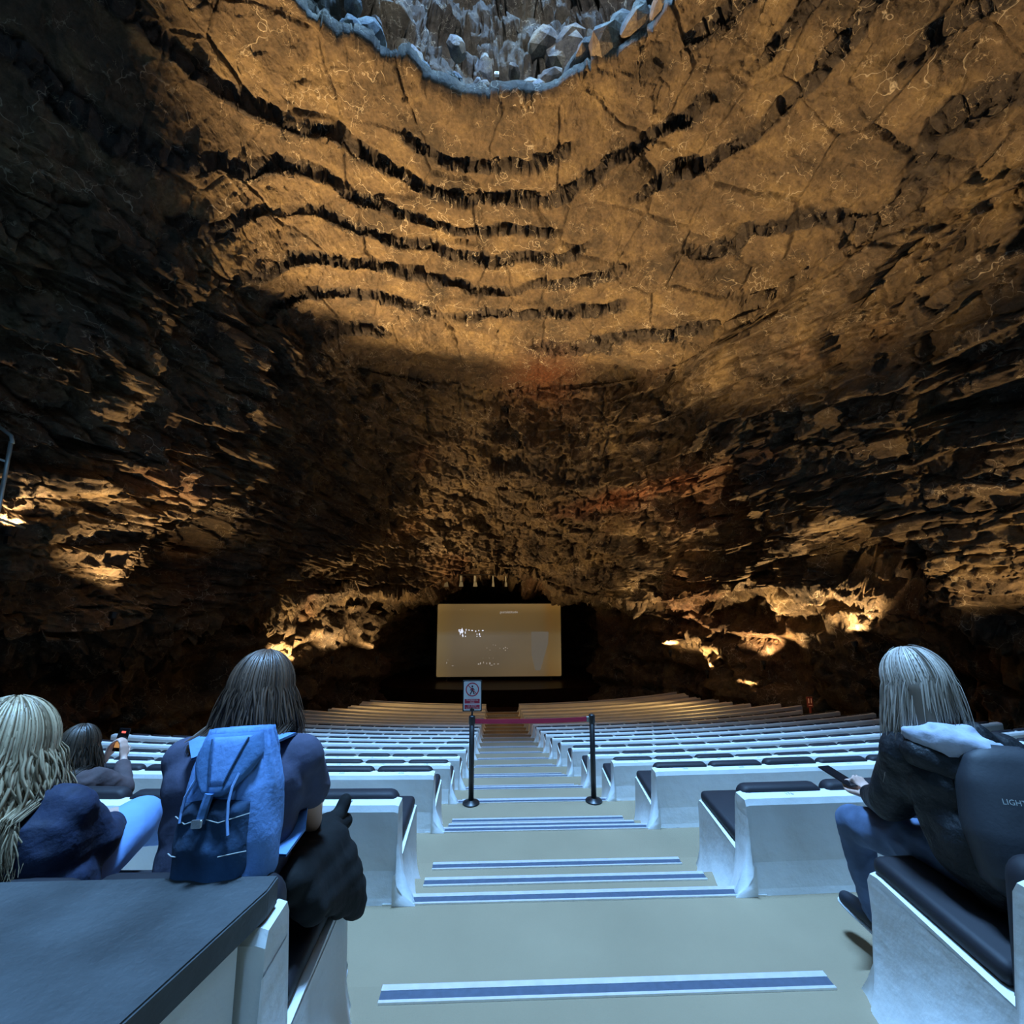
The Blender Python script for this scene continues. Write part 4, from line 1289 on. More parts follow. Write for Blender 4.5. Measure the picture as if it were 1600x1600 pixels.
# ---- woman in the navy T-shirt with the denim rucksack
ZB = ZF[0]
pb = thing('person', 'brown-haired woman in a navy T-shirt seated ahead, wearing a denim rucksack', 'person', (-0.79, 1.50, ZB + 0.665), group='seated visitors')
hc = (-0.805, 1.655, 1.345)
hp, HP = head_prims(hc, (0.10, 1, -0.22), (0, 0.22, 1))
shl, shr = Vector((-0.975, 1.55, 1.165)), Vector((-0.615, 1.56, 1.165))
body = hp + [('c', (-0.80, 1.60, 1.17), (-0.803, 1.63, 1.29), 0.055, 0.050),
    ('c', shl, shr, 0.055, 0.055), ('c', (-0.90, 1.53, 1.10), (-0.70, 1.53, 1.10), 0.095, 0.095), ('c', (-0.86, 1.49, 0.92), (-0.74, 1.49, 0.92), 0.105, 0.105),
    ('c', (-0.87, 1.48, 0.79), (-0.72, 1.48, 0.79), 0.12, 0.12),
    ('c', (-0.71, 1.50, 0.77), (-0.66, 1.92, 0.735), 0.085, 0.062), ('c', (-0.66, 1.92, 0.735), (-0.665, 2.02, 0.42), 0.058, 0.052), ('c', (-0.665, 2.02, 0.42), (-0.67, 2.05, 0.13), 0.052, 0.036),
    ('c', (-0.88, 1.50, 0.77), (-0.93, 1.92, 0.735), 0.085, 0.062), ('c', (-0.93, 1.92, 0.735), (-0.925, 2.02, 0.42), 0.058, 0.052), ('c', (-0.925, 2.02, 0.42), (-0.92, 2.05, 0.13), 0.052, 0.036),
    ('c', shr, (-0.632, 1.70, 0.905), 0.046, 0.038), ('c', (-0.632, 1.70, 0.905), (-0.70, 1.93, 0.86), 0.036, 0.025),
    ('c', shl, (-0.985, 1.68, 0.92), 0.046, 0.038), ('c', (-0.985, 1.68, 0.92), (-0.86, 1.92, 0.865), 0.036, 0.025)]
body += hand_prims((-0.70, 1.93, 0.86), (-0.35, 0.9, -0.1), (0, 0, -1), 0.7, 1) + hand_prims((-0.86, 1.92, 0.865), (0.35, 0.9, -0.1), (0, 0, -1), 0.7, -1)
blob('body', body, M['skin'], pb, 0.0085, 4)
face_bits(HP, pb)
blob('tshirt', [('c', shl, shr, 0.068, 0.068), ('c', (-0.91, 1.53, 1.10), (-0.69, 1.53, 1.10), 0.108, 0.108), ('c', (-0.89, 1.51, 1.00), (-0.71, 1.51, 1.00), 0.108, 0.108), ('c', (-0.87, 1.49, 0.92), (-0.73, 1.49, 0.92), 0.118, 0.118),
    ('c', (-0.87, 1.48, 0.84), (-0.72, 1.48, 0.84), 0.128, 0.128), ('c', shr, (-0.614, 1.640, 1.035), 0.060, 0.062), ('c', shl, (-0.992, 1.63, 1.035), 0.060, 0.062),
    ('c', (-0.66, 1.54, 1.12), (-0.625, 1.62, 1.04), 0.07, 0.06), ('c', (-0.94, 1.53, 1.12), (-0.985, 1.60, 1.04), 0.07, 0.06), ('c', (-0.80, 1.58, 1.185), (-0.80, 1.60, 1.215), 0.068, 0.060)], M['tshirt'], pb, 0.010, 7, ((7, 7, 11), 0.004))
blob('jeans', [('c', (-0.87, 1.48, 0.79), (-0.72, 1.48, 0.79), 0.128, 0.128), ('c', (-0.71, 1.50, 0.775), (-0.655, 1.93, 0.735), 0.096, 0.074), ('c', (-0.655, 1.93, 0.735), (-0.665, 2.02, 0.42), 0.072, 0.062),
    ('c', (-0.665, 2.02, 0.42), (-0.67, 2.05, 0.16), 0.062, 0.052), ('c', (-0.88, 1.50, 0.775), (-0.935, 1.93, 0.735), 0.096, 0.074), ('c', (-0.935, 1.93, 0.735), (-0.925, 2.02, 0.42), 0.072, 0.062),
    ('c', (-0.925, 2.02, 0.42), (-0.92, 2.05, 0.16), 0.062, 0.052)], M['jeans'], pb, 0.012, 4, ((9, 9, 9), 0.006))
for x in (-0.67, -0.92):
    shoe('shoe', (x, 2.01, ZB + 0.01), (x, 2.27, ZB + 0.01), pb, M['dark_shoe'], M['sole'])
strands('hair', hc, (0.10, 1, -0.22), (0, 0.22, 1), M['hair_brown'], pb, n=1700, length=0.15, wave=(0.006, 26), spread=0.26, rad=0.0027, seed=3, cap=0.93, push=lambda p: Vector((p.x, min(p.y, 1.50) if p.z < 1.24 and p.y < 1.63 else p.y, p.z)))
blob('hair_cap', [('e', HP(0, -0.012, 0.012), (0.092, 0.100, 0.108), (-12, 0, 0)), ('c', HP(-0.045, -0.035, -0.02), HP(-0.045, -0.055, -0.12), 0.055, 0.045), ('c', HP(0.045, -0.035, -0.02), HP(0.045, -0.055, -0.12), 0.055, 0.045)], M['hair_brown'], pb, 0.010, 4)

# denim rucksack
BK = thing('denim_rucksack', 'patchwork denim rucksack with a flap and drawstrings on the T-shirt woman', 'bag', (-0.712, 1.345, 0.925))
BK.rotation_euler = (R(-9), R(-4), R(-4))
def bw(z): return 0.84 * np.interp(z, [0, 0.03, 0.12, 0.24, 0.30, 0.345, 0.38], [0.125, 0.145, 0.152, 0.142, 0.128, 0.116, 0.10])
def bd(z): return np.interp(z, [0, 0.03, 0.12, 0.24, 0.30, 0.345, 0.38], [0.065, 0.080, 0.090, 0.080, 0.062, 0.046, 0.03])
def sup(w, d, th, n=2.7):
    c_, s_ = math.cos(th), math.sin(th)
    return (w * math.copysign(abs(c_) ** (2 / n), c_), d * math.copysign(abs(s_) ** (2 / n), s_))
b = bmesh.new(); rings = []
NZ, NT = 34, 64
for i in range(NZ + 1):
    z = 0.385 * i / NZ
    ring = []
    for j in range(NT):
        th = 2 * math.pi * j / NT
        x, y = sup(bw(z), bd(z), th)
        g = max(0, (z - 0.20) / 0.18)
        k_ = 1 + 0.10 * g * math.sin(th * 15 + 2 * math.sin(z * 20)) + 0.02 * math.sin(th * 5 + z * 30)
        ring.append(b.verts.new((x * k_, y * k_, z)))
    rings.append(ring)
for i in range(NZ):
    for j in range(NT):
        b.faces.new((rings[i][j], rings[i][(j + 1) % NT], rings[i + 1][(j + 1) % NT], rings[i + 1][j]))
b.faces.new(rings[0][::-1]); b.faces.new(rings[-1])
obj('main_bag', b, M['denim_light'], BK, True)
def surf(u, z, off):
    w, d = bw(z), bd(z)
    t = min(0.985, abs(u) / w)
    y = -d * (1 - t ** 2.7) ** (1 / 2.7)
    return Vector((u * 1.0, y - off, z))
def patch(name, outline, mt, off, th, nu=28, nv=28, fold=None, parent=BK):
    """outline(v) -> (u0, u1, z); a thick sheet lying on the bag"""
    b = bmesh.new(); F, K = [], []
    for i in range(nv + 1):
        v = i / nv
        u0, u1, z = outline(v)
        rf, rk = [], []
        for j in range(nu + 1):
            q = j / nu
            u = u0 + (u1 - u0) * q
            zz = z(q) if callable(z) else z
            e = min(1, min(q, 1 - q, v, 1 - v) * 9)
            f_ = fold(u, zz) if fold else 0
            rf.append(b.verts.new(surf(u, zz, off + th * (e ** 0.5) + f_ * e)))
            rk.append(b.verts.new(surf(u, zz, off * 0.2)))
        F.append(rf); K.append(rk)
    for i in range(nv):
        for j in range(nu):
            b.faces.new((F[i][j], F[i][j + 1], F[i + 1][j + 1], F[i + 1][j]))
    for i in range(nv):
        b.faces.new((F[i][0], F[i + 1][0], K[i + 1][0], K[i][0])); b.faces.new((F[i + 1][nu], F[i][nu], K[i][nu], K[i + 1][nu]))
    for j in range(nu):
        b.faces.new((F[0][j + 1], F[0][j], K[0][j], K[0][j + 1])); b.faces.new((F[nv][j], F[nv][j + 1], K[nv][j + 1], K[nv][j]))
    bmesh.ops.recalc_face_normals(b, faces=b.faces)
    return obj(name, b, mt, parent, True)
def pk_out(v):
    z = 0.008 + 0.205 * v
    hw = 0.104 * (1 - 0.30 * max(0, 1 - v * 4) ** 2) * (1 - 0.06 * v)
    return (-hw - 0.012, hw - 0.012, lambda q, v=v: 0.008 + 0.205 * v + 0.012 * math.sin(math.pi * q) * v + 0.02 * (1 - math.sin(math.pi * q)) * (1 - v))
def pk_fold(u, z):
    a = math.atan2(u + 0.012, 0.225 - z + 0.02)
    r_ = math.hypot(u + 0.012, 0.225 - z)
    return 0.006 * math.sin(a * 13) * min(1, r_ * 9) * math.exp(-r_ * 3) + 0.004 * math.sin(z * 70 + u * 12)
pk = patch('front_pocket', pk_out, M['denim_dark'], 0.006, 0.014, fold=pk_fold)
def line_on(name, pts, mt, rad=0.0016, off=0.024, parent=BK):
    b = bmesh.new()
    tube(b, [surf(u, z, off) for u, z in pts], rad, 5)
    return obj(name, b, mt, parent)
line_on('pocket_seam', [(-0.118 + 0.018 * 0, 0.185), (-0.06, 0.178), (-0.014, 0.190), (0.03, 0.178), (0.098, 0.190)], M['stitch'], 0.0013, 0.026, pk)
line_on('pocket_seam', [(-0.115, 0.035), (-0.09, 0.022), (-0.04, 0.014), (0.02, 0.013), (0.07, 0.024), (0.095, 0.042)], M['stitch'], 0.0013, 0.026, pk)
line_on('pocket_seam', [(-0.118, 0.105), (-0.09, 0.108), (-0.07, 0.108)], M['stitch'], 0.0013, 0.026, pk)
line_on('pocket_seam', [(0.04, 0.105), (0.07, 0.108), (0.10, 0.108)], M['stitch'], 0.0013, 0.026, pk)
def flap_out(v):
    z = 0.235 + 0.140 * v
    hw = 0.088 * (math.sin(min(1, v * 1.25 + 0.10) * math.pi / 2)) ** 0.75
    hw = min(hw, 0.90 * float(bw(z)) - 0.006)
    return (-hw + 0.006, hw + 0.006, z)
def fsurf_fix(v): return v
fl = patch('flap', flap_out, M['denim_mid'], 0.022, 0.010, 20, 20)
fi = patch('flap_panel', parent=fl, outline=lambda v: (-0.052 * (0.35 + 0.65 * v) + 0.012, 0.056 * (0.35 + 0.65 * v) + 0.012, 0.258 + 0.112 * v), mt=M['denim_light'], off=0.030, th=0.006, nu=14, nv=14)
for s_ in (-1, 1):
    line_on('flap_seam', [(0.012 + s_ * 0.050 * (0.35 + 0.65 * v) + 0.0, 0.262 + 0.105 * v) for v in (0, .25, .5, .75, 1)], M['denim_dark'], 0.0025, 0.037, fl)
b = bmesh.new()
for i in range(6):
    pass
tube(b, [surf(0.000, 0.245, 0.034), surf(-0.006, 0.215, 0.034), surf(-0.014, 0.180, 0.030)], 0.011, 6)
for v in b.verts: v.co.y = v.co.y * 1.0
cs_ = obj('closing_strap', b, M['denim_mid'], BK)
b = bmesh.new(); p_ = surf(-0.013, 0.183, 0.043); bx(b, p_.x - 0.014, p_.x + 0.014, p_.y - 0.004, p_.y + 0.004, p_.z - 0.010, p_.z + 0.010, 0.003); obj('clasp', b, M['metal'], cs_)
line_on('drawstring', [(-0.055, 0.285), (-0.066, 0.26), (-0.078, 0.235), (-0.082, 0.20), (-0.081, 0.178)], M['cord'], 0.0038, 0.022, BK)
line_on('drawstring', [(0.060, 0.285), (0.052, 0.255), (0.050, 0.22), (0.054, 0.18), (0.060, 0.150)], M['cord'], 0.0038, 0.030, BK)
# carrying straps in world space turned into the bag's frame
BKi = (Matrix.Translation(BK.location) @ BK.rotation_euler.to_matrix().to_4x4()).inverted()
def strap(pts, w, t, mt):
    b = bmesh.new(); prev = None
    P_ = [Vector(p) for p in pts]
    for i, p in enumerate(P_):
        tn = (P_[min(i + 1, len(P_) - 1)] - P_[max(i - 1, 0)]).normalized()
        wd = Vector((1, 0, 0)); wd = (wd - tn * wd.dot(tn)).normalized(); nn = tn.cross(wd)
        q = [b.verts.new(BKi @ (p + wd * a * w / 2 + nn * c_ * t / 2)) for a, c_ in ((-1, -1), (1, -1), (1, 1), (-1, 1))]
        if prev:
            for e in range(4): b.faces.new((prev[e], q[e], q[(e + 1) % 4], prev[(e + 1) % 4]))
        prev = q
    bmesh.ops.recalc_face_normals(b, faces=b.faces)
    obj('shoulder_strap', b, mt, BK, False)
strap([(-0.70, 1.41, 1.225), (-0.675, 1.47, 1.245), (-0.66, 1.55, 1.238), (-0.655, 1.63, 1.19), (-0.65, 1.66, 1.10), (-0.635, 1.62, 1.0), (-0.60, 1.52, 0.97), (-0.61, 1.42, 0.955)], 0.04, 0.008, M['denim_light'])
strap([(-0.85, 1.41, 1.225), (-0.90, 1.47, 1.245), (-0.91, 1.55, 1.238), (-0.915, 1.63, 1.19), (-0.93, 1.66, 1.10), (-0.95, 1.62, 1.0), (-0.94, 1.50, 0.95), (-0.88, 1.40, 0.94)], 0.04, 0.008, M['denim_light'])

# black coat over her lap, hanging over the end of the bench
ct = thing('coat', 'black coat draped over the seat end beside the denim rucksack', 'coat', (-0.56, 1.65, 0.70))
blob('coat_cloth', [('c', (-0.66, 1.50, 0.86), (-0.62, 1.85, 0.81), 0.055, 0.05), ('c', (-0.60, 1.47, 0.85), (-0.575, 1.78, 0.80), 0.060, 0.055), ('c', (-0.57, 1.50, 0.79), (-0.545, 1.80, 0.74), 0.052, 0.052),
     ('c', (-0.545, 1.52, 0.75), (-0.520, 1.82, 0.68), 0.042, 0.045), ('c', (-0.53, 1.60, 0.70), (-0.500, 1.84, 0.62), 0.030, 0.040), ('c', (-0.52, 1.68, 0.64), (-0.490, 1.84, 0.57), 0.026, 0.034), ('c', (-0.510, 1.76, 0.58), (-0.488, 1.83, 0.54), 0.024, 0.026),
     ('c', (-0.62, 1.85, 0.80), (-0.585, 1.93, 0.79), 0.045, 0.032)], M['blackcloth'], ct, 0.009, 14, ((9, 9, 4), 0.008))
blob('coat_sleeve', [('c', (-0.62, 1.82, 0.83), (-0.60, 1.90, 0.825), 0.035, 0.03), ('c', (-0.60, 1.90, 0.825), (-0.588, 1.93, 0.865), 0.028, 0.026)], M['blackcloth'], ct, 0.008, 3)

# ---- woman with wavy blonde hair at the left edge
pa = thing('person', 'woman with long wavy blonde hair in a navy jacket at the left edge', 'person', (-1.36, 1.48, ZB + 0.665), group='seated visitors')
hc = (-1.445, 1.46, 1.222)
hf = (-0.25, 1, -0.15)
hp, HP = head_prims(hc, hf, (0, 0.15, 1))
shl, shr = Vector((-1.60, 1.46, 1.06)), Vector((-1.265, 1.48, 1.045))
body = hp + [('c', (-1.43, 1.47, 1.07), (-1.44, 1.455, 1.17), 0.055, 0.05), ('c', shl, shr, 0.055, 0.055), ('c', (-1.50, 1.46, 0.98), (-1.33, 1.46, 0.98), 0.10, 0.10), ('c', (-1.45, 1.47, 0.82), (-1.32, 1.47, 0.82), 0.12, 0.12),
    ('c', (-1.31, 1.50, 0.79), (-1.375, 1.93, 0.83), 0.088, 0.062), ('c', (-1.375, 1.93, 0.83), (-1.53, 2.34, 0.60), 0.058, 0.05), ('c', (-1.53, 2.34, 0.60), (-1.60, 2.52, 0.54), 0.045, 0.036),
    ('c', (-1.46, 1.50, 0.77), (-1.60, 1.92, 0.74), 0.088, 0.062), ('c', (-1.60, 1.92, 0.74), (-1.62, 2.08, 0.13), 0.058, 0.036),
    ('c', shr, (-1.235, 1.58, 0.90), 0.046, 0.038), ('c', (-1.235, 1.58, 0.90), (-1.37, 1.78, 0.89), 0.036, 0.025), ('c', shl, (-1.66, 1.62, 0.84), 0.046, 0.038), ('c', (-1.66, 1.62, 0.84), (-1.60, 1.86, 0.84), 0.036, 0.025)]
body += hand_prims((-1.37, 1.78, 0.89), (-0.6, 0.6, -0.1), (0, 0, -1), 0.6, 1) + hand_prims((-1.60, 1.86, 0.84), (0.3, 0.9, 0), (0, 0, -1), 0.6, -1)
blob('body', body, M['skin_pale'], pa, 0.0085, 4)
face_bits(HP, pa)
blob('jacket', [('c', shl, shr, 0.085, 0.085), ('c', (-1.52, 1.45, 0.98), (-1.30, 1.46, 0.98), 0.125, 0.125), ('c', (-1.48, 1.45, 0.84), (-1.29, 1.46, 0.84), 0.135, 0.135), ('c', shr, (-1.235, 1.57, 0.92), 0.075, 0.062),
    ('c', (-1.235, 1.57, 0.92), (-1.33, 1.74, 0.88), 0.060, 0.048), ('c', shl, (-1.66, 1.60, 0.86), 0.085, 0.070), ('c', (-1.66, 1.60, 0.86), (-1.61, 1.80, 0.85), 0.068, 0.05), ('c', (-1.25, 1.42, 0.90), (-1.24, 1.50, 0.82), 0.06, 0.06)],
    M['navy'], pa, 0.011, 6, ((7, 7, 9), 0.010))
blob('jeans', [('c', (-1.45, 1.47, 0.81), (-1.32, 1.47, 0.81), 0.128, 0.128), ('c', (-1.30, 1.50, 0.80), (-1.37, 1.93, 0.815), 0.10, 0.082), ('c', (-1.37, 1.93, 0.815), (-1.47, 2.20, 0.655), 0.080, 0.078), ('c', (-1.47, 2.20, 0.655), (-1.53, 2.36, 0.58), 0.075, 0.072),
    ('c', (-1.46, 1.50, 0.78), (-1.60, 1.92, 0.74), 0.10, 0.08), ('c', (-1.60, 1.92, 0.74), (-1.62, 2.07, 0.18), 0.078, 0.07)], M['lightjeans'], pa, 0.012, 5, ((6, 6, 6), 0.008))
shoe('shoe', (-1.585, 2.47, 0.50), (-1.64, 2.66, 0.60), pa, M['white_shoe'], M['sole'])
shoe('shoe', (-1.62, 2.03, ZB + 0.01), (-1.63, 2.28, ZB + 0.01), pa, M['white_shoe'], M['sole'])
strands('hair', hc, hf, (0, 0.15, 1), M['hair_blonde'], pa, n=1900, length=0.27, wave=(0.013, 34), spread=0.22, rad=0.0028, seed=7, cap=1.10, push=lambda p: Vector((p.x, min(p.y, 1.35) if p.z < 1.10 and p.y < 1.46 else p.y, p.z)))
blob('hair_cap', [('e', HP(0, -0.012, 0.015), (0.100, 0.108, 0.115), (-9, 0, 14)), ('c', HP(-0.05, -0.06, -0.02), HP(-0.06, -0.09, -0.17), 0.055, 0.05), ('c', HP(0.05, -0.06, -0.02), HP(0.06, -0.09, -0.17), 0.055, 0.05)], M['hair_blonde'], pa, 0.010, 4)

# ---- dark-haired visitor filming with a phone
zc_ = ZF[1]
pc = thing('person', 'dark-haired visitor in a mauve-brown coat, bent forward, filming with a phone', 'person', (-2.78, 3.02, zc_ + 0.67), group='seated visitors')
hc = (-2.765, 3.28, 0.615)
hp, HP = head_prims(hc, (0.12, 1, -0.15), (0, 0.15, 1), 0.95)
shl, shr = Vector((-2.95, 3.22, 0.42)), Vector((-2.60, 3.24, 0.42))
body = hp + [('c', (-2.77, 3.24, 0.44), (-2.768, 3.27, 0.56), 0.05, 0.045), ('c', shl, shr, 0.05, 0.05), ('c', (-2.87, 3.17, 0.40), (-2.68, 3.17, 0.40), 0.085, 0.085), ('c', (-2.86, 3.05, 0.36), (-2.70, 3.05, 0.36), 0.11, 0.11),
    ('c', (-2.70, 3.08, 0.335), (-2.66, 3.45, 0.30), 0.08, 0.058), ('c', (-2.66, 3.45, 0.30), (-2.66, 3.55, -0.28), 0.055, 0.036), ('c', (-2.87, 3.08, 0.335), (-2.92, 3.45, 0.30), 0.08, 0.058), ('c', (-2.92, 3.45, 0.30), (-2.92, 3.55, -0.28), 0.055, 0.036),
    ('c', shr, (-2.52, 3.38, 0.30), 0.042, 0.036), ('c', (-2.52, 3.38, 0.30), (-2.665, 3.53, 0.445), 0.034, 0.024), ('c', shl, (-2.98, 3.40, 0.30), 0.042, 0.036), ('c', (-2.98, 3.40, 0.30), (-2.80, 3.54, 0.43), 0.034, 0.024)]
body += hand_prims((-2.665, 3.53, 0.445), (-0.25, 0.25, 0.9), (-0.9, 0.1, -0.2), 0.45, -1, 0.95) + hand_prims((-2.80, 3.54, 0.43), (0.15, 0.2, 0.9), (0.9, 0.1, -0.2), 0.45, 1, 0.95)
blob('body', body, M['skin_pale'], pc, 0.009, 3)
face_bits(HP, pc, 0.95)
blob('coat', [('c', shl, shr, 0.075, 0.075), ('c', (-2.88, 3.17, 0.40), (-2.66, 3.17, 0.40), 0.115, 0.115), ('c', (-2.87, 3.05, 0.36), (-2.69, 3.05, 0.36), 0.135, 0.135), ('c', shr, (-2.515, 3.36, 0.31), 0.078, 0.066), ('c', (-2.515, 3.36, 0.31), (-2.635, 3.49, 0.41), 0.062, 0.050),
    ('c', shl, (-2.98, 3.38, 0.31), 0.078, 0.062), ('c', (-2.98, 3.38, 0.31), (-2.83, 3.50, 0.40), 0.06, 0.048)], M['brown_coat'], pc, 0.012, 5, ((10, 10, 14), 0.010))
blob('trousers', [('c', (-2.70, 3.08, 0.335), (-2.66, 3.45, 0.30), 0.092, 0.07), ('c', (-2.66, 3.45, 0.30), (-2.66, 3.55, -0.25), 0.068, 0.055), ('c', (-2.87, 3.08, 0.335), (-2.92, 3.45, 0.30), 0.092, 0.07), ('c', (-2.92, 3.45, 0.30), (-2.92, 3.55, -0.25), 0.068, 0.055)], M['jeans'], pc, 0.014, 4)
for x in (-2.66, -2.92): shoe('shoe', (x, 3.51, zc_ + 0.01), (x, 3.75, zc_ + 0.01), pc, M['dark_shoe'], M['sole'])
strands('hair', hc, (0.12, 1, -0.15), (0, 0.15, 1), M['hair_dark'], pc, n=1000, length=0.24, wave=(0.010, 22), spread=0.20, rad=0.0035, s=0.97, seed=11, push=lambda p: Vector((p.x, min(p.y, 3.10) if p.z < 0.50 and p.y < 3.26 else p.y, max(p.z, 0.40))))
blob('hair_cap', [('e', HP(0, -0.012, 0.012), (0.088, 0.098, 0.106), (-8, 0, -6)), ('c', HP(-0.04, -0.05, -0.02), HP(-0.05, -0.07, -0.16), 0.05, 0.045), ('c', HP(0.04, -0.05, -0.02), HP(0.05, -0.07, -0.16), 0.05, 0.045)], M['hair_dark'], pc, 0.011, 4)
ph = thing('phone', 'black phone held up filming, its screen glowing orange', 'phone', (-2.745, 3.575, 0.475))
ph.rotation_euler = (R(-12), R(6), R(4))
b = bmesh.new(); bx(b, -0.038, 0.038, -0.004, 0.004, 0, 0.155, 0.0035); pcs_ = obj('phone_case', b, M['phone_black'], ph)
b = bmesh.new(); bx(b, -0.032, 0.032, -0.0052, -0.0048, 0.025, 0.085); obj('phone_picture', b, M['phone_screen'], pcs_)
b = bmesh.new(); bx(b, -0.014, 0.014, -0.0056, -0.0052, 0.122, 0.136); obj('phone_record_mark', b, M['phone_red'], pcs_)

# ---- woman with long fair hair at the right
pd_ = thing('person', 'woman with long straight fair hair and black jacket, seated on the right', 'person', (1.70, 1.52, ZB + 0.665), group='seated visitors')
hc = (1.585, 1.70, 1.325)
hf = (-0.22, 1, -0.35)
hp, HP = head_prims(hc, hf, (0, 0.35, 1))
shl, shr = Vector((1.505, 1.67, 1.09)), Vector((1.80, 1.60, 1.09))
KN = (1.615, 2.13, 0.60)
body = hp + [('c', (1.64, 1.63, 1.10), (1.605, 1.67, 1.26), 0.055, 0.05), ('c', shl, shr, 0.055, 0.055), ('c', (1.57, 1.60, 1.00), (1.74, 1.56, 1.00), 0.10, 0.10), ('c', (1.60, 1.53, 0.86), (1.76, 1.52, 0.86), 0.11, 0.11), ('c', (1.64, 1.50, 0.79), (1.80, 1.50, 0.79), 0.12, 0.12),
    ('c', (1.62, 1.54, 0.765), KN, 0.088, 0.064), ('c', KN, (1.70, 2.16, 0.20), 0.058, 0.036), ('c', (1.82, 1.54, 0.765), (1.86, 2.05, 0.70), 0.088, 0.064), ('c', (1.86, 2.05, 0.70), (1.88, 2.12, 0.15), 0.058, 0.036),
    ('c', shl, (1.52, 1.80, 0.84), 0.046, 0.038), ('c', (1.52, 1.80, 0.84), (1.66, 2.08, 0.745), 0.036, 0.025), ('c', shr, (1.89, 1.80, 0.86), 0.046, 0.038), ('c', (1.89, 1.80, 0.86), (1.78, 2.08, 0.76), 0.036, 0.025)]
body += hand_prims((1.655, 2.09, 0.742), (0.08, 0.95, -0.28), (0.3, 0.15, 0.9), 0.75, 1) + hand_prims((1.77, 2.09, 0.755), (-0.35, 0.9, -0.2), (0, 0, 1), 0.6, -1)
blob('body', body, M['skin_pale'], pd_, 0.0085, 4)
face_bits(HP, pd_)
blob('jacket', [('c', shl, shr, 0.085, 0.085), ('c', (1.565, 1.60, 1.00), (1.75, 1.56, 1.00), 0.125, 0.125), ('c', (1.585, 1.53, 0.86), (1.78, 1.51, 0.86), 0.135, 0.135), ('c', (1.60, 1.48, 0.79), (1.80, 1.46, 0.79), 0.12, 0.12),
    ('c', shl, (1.515, 1.79, 0.855), 0.085, 0.074), ('c', (1.515, 1.79, 0.855), (1.64, 2.03, 0.765), 0.070, 0.050), ('c', shr, (1.89, 1.79, 0.87), 0.085, 0.07), ('c', (1.89, 1.79, 0.87), (1.80, 2.03, 0.78), 0.068, 0.048),
    ('c', (1.61, 1.65, 1.13), (1.68, 1.60, 1.14), 0.08, 0.08),
    ('c', (1.545, 1.62, 1.03), (1.56, 1.54, 0.82), 0.10, 0.105), ('c', (1.65, 1.53, 1.05), (1.67, 1.45, 0.82), 0.11, 0.12), ('c', (1.76, 1.55, 1.03), (1.80, 1.48, 0.82), 0.11, 0.12)], M['blackshell'], pd_, 0.011, 8, ((9, 9, 6), 0.008))
blob('hood', [('c', (1.48, 1.62, 1.165), (1.53, 1.545, 1.165), 0.036, 0.050), ('c', (1.53, 1.545, 1.165), (1.615, 1.50, 1.140), 0.050, 0.056), ('c', (1.615, 1.50, 1.140), (1.69, 1.52, 1.115), 0.056, 0.046), ('c', (1.69, 1.52, 1.115), (1.72, 1.62, 1.15), 0.045, 0.032), ('c', (1.53, 1.57, 1.19), (1.62, 1.55, 1.18), 0.035, 0.04)], M['greyhood'], pd_, 0.009, 6, ((16, 16, 20), 0.008))
blob('hood_back', [('c', (1.47, 1.61, 1.11), (1.57, 1.50, 1.075), 0.045, 0.055), ('c', (1.57, 1.50, 1.075), (1.72, 1.45, 1.05), 0.058, 0.062), ('c', (1.72, 1.45, 1.05), (1.81, 1.53, 1.07), 0.060, 0.045)], M['blackshell'], pd_, 0.010, 5, ((10, 10, 8), 0.010))
blob('collar', [('c', (1.550, 1.635, 1.215), (1.630, 1.615, 1.215), 0.028, 0.028), ('c', (1.630, 1.615, 1.215), (1.675, 1.66, 1.22), 0.028, 0.024)], M['pink'], pd_, 0.008, 4)
blob('jeans', [('c', (1.64, 1.50, 0.785), (1.80, 1.50, 0.785), 0.128, 0.128), ('c', (1.62, 1.54, 0.77), (1.612, 2.12, 0.61), 0.098, 0.078), ('c', (1.612, 2.12, 0.61), (1.655, 2.15, 0.40), 0.074, 0.062), ('c', (1.655, 2.15, 0.40), (1.70, 2.16, 0.215), 0.060, 0.050),
    ('c', (1.82, 1.54, 0.77), (1.86, 2.05, 0.70), 0.098, 0.078), ('c', (1.86, 2.05, 0.70), (1.88, 2.12, 0.18), 0.074, 0.052)], M['jeans'], pd_, 0.010, 4, ((9, 9, 12), 0.008))
shoe('shoe', (1.715, 2.12, 0.115), (1.665, 2.34, 0.165), pd_, M['dark_shoe'], M['sole'])
shoe('shoe', (1.88, 2.08, ZB + 0.02), (1.88, 2.33, ZB + 0.02), pd_, M['dark_shoe'], M['sole'])
def pushd(p):
    if p.z < 1.20 and p.y < 1.66 and p.x > 1.50:
        return Vector((p.x, min(p.y, 1.50 + 0.3 * (1.20 - p.z)), p.z))
    return p
strands('hair', hc, hf, (0, 0.35, 1), M['hair_fair'], pd_, n=1700, length=0.24, wave=(0.004, 9), spread=0.0, rad=0.0026, seed=21, cap=0.92, back=0.60, face=42)
strands('loose_hair', hc, hf, (0, 0.35, 1), M['hair_fair'], pd_, n=60, length=0.34, wave=(0.012, 12), spread=0.15, rad=0.0012, seed=22, cap=0.98, face=70)
blob('hair_cap', [('e', HP(0, -0.012, 0.012), (0.095, 0.104, 0.110), (-19, 0, 12)), ('c', HP(-0.045, -0.04, -0.02), HP(-0.05, -0.03, -0.14), 0.055, 0.045), ('c', HP(0.045, -0.04, -0.02), HP(0.05, -0.03, -0.13), 0.055, 0.045)], M['hair_fair'], pd_, 0.010, 4)
pd_.location.y += 0.07; pd_.location.x += 0.05
ph2 = thing('phone', 'dark phone resting in the fair-haired woman\'s hand', 'phone', (1.722, 2.27, 0.745))
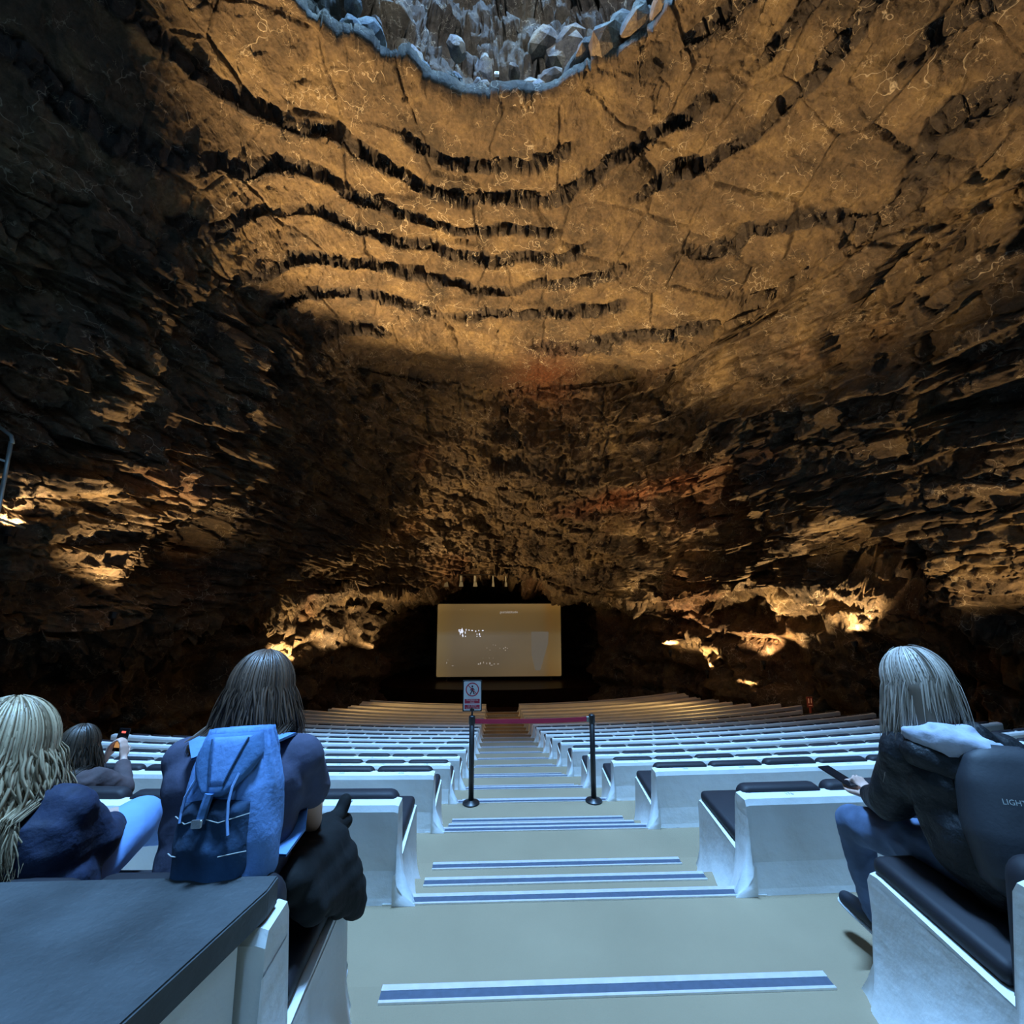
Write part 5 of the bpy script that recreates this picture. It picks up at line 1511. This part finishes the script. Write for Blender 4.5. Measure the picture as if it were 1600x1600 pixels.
ph2.rotation_euler = (R(12), R(4), R(18))
b = bmesh.new(); bx(b, -0.038, 0.038, -0.02, 0.14, -0.004, 0.004, 0.0035); obj('phone_case', b, M['phone_black'], ph2)
b = bmesh.new(); bx(b, -0.034, 0.034, -0.014, 0.134, 0.0042, 0.0048); obj('phone_glass', b, M['phone_black'], ph2)
# black rucksack on her back
rk = thing('black_rucksack', 'plain black rucksack on the back of the fair-haired woman', 'bag', (1.665, 1.45, 0.83))
rk.rotation_euler = (R(-16), 0, R(-18))
b = bmesh.new(); rings = []
for i in range(25):
    z = -0.06 + 0.42 * i / 24
    w = float(np.interp(z, [-0.06, -0.03, 0.1, 0.25, 0.33, 0.36], [0.11, 0.145, 0.16, 0.145, 0.11, 0.05])); d_ = float(np.interp(z, [-0.06, -0.03, 0.1, 0.25, 0.33, 0.36], [0.05, 0.075, 0.085, 0.07, 0.05, 0.02]))
    ring = []
    for j in range(40):
        th = 2 * math.pi * j / 40
        x, y = sup(w, d_, th, 2.8)
        ring.append(b.verts.new((x, y, z)))
    rings.append(ring)
for i in range(24):
    for j in range(40): b.faces.new((rings[i][j], rings[i][(j + 1) % 40], rings[i + 1][(j + 1) % 40], rings[i + 1][j]))
b.faces.new(rings[0][::-1]); b.faces.new(rings[-1])
obj('main_bag', b, M['packblack'], rk, True)
b = bmesh.new(); tube(b, [(-0.12, -0.02, 0.02), (-0.135, -0.03, 0.12), (-0.125, -0.02, 0.24), (-0.085, 0, 0.33), (-0.05, 0.05, 0.37)], 0.006, 6); obj('piping', b, M['greyhood'], rk)
b = bmesh.new(); tube(b, [(-0.09, 0.01, 0.29), (-0.085, 0.07, 0.335), (-0.07, 0.15, 0.335), (-0.06, 0.22, 0.28)], 0.012, 8); obj('shoulder_strap', b, M['packblack'], rk)
m_ = text_mesh('LIGHT', 0.022); m_.materials.append(M['stitch'])
o = link_mesh('printed_lettering', m_, None, rk); o.location = (-0.055, -0.088, 0.20); o.rotation_euler = (R(90), 0, 0)
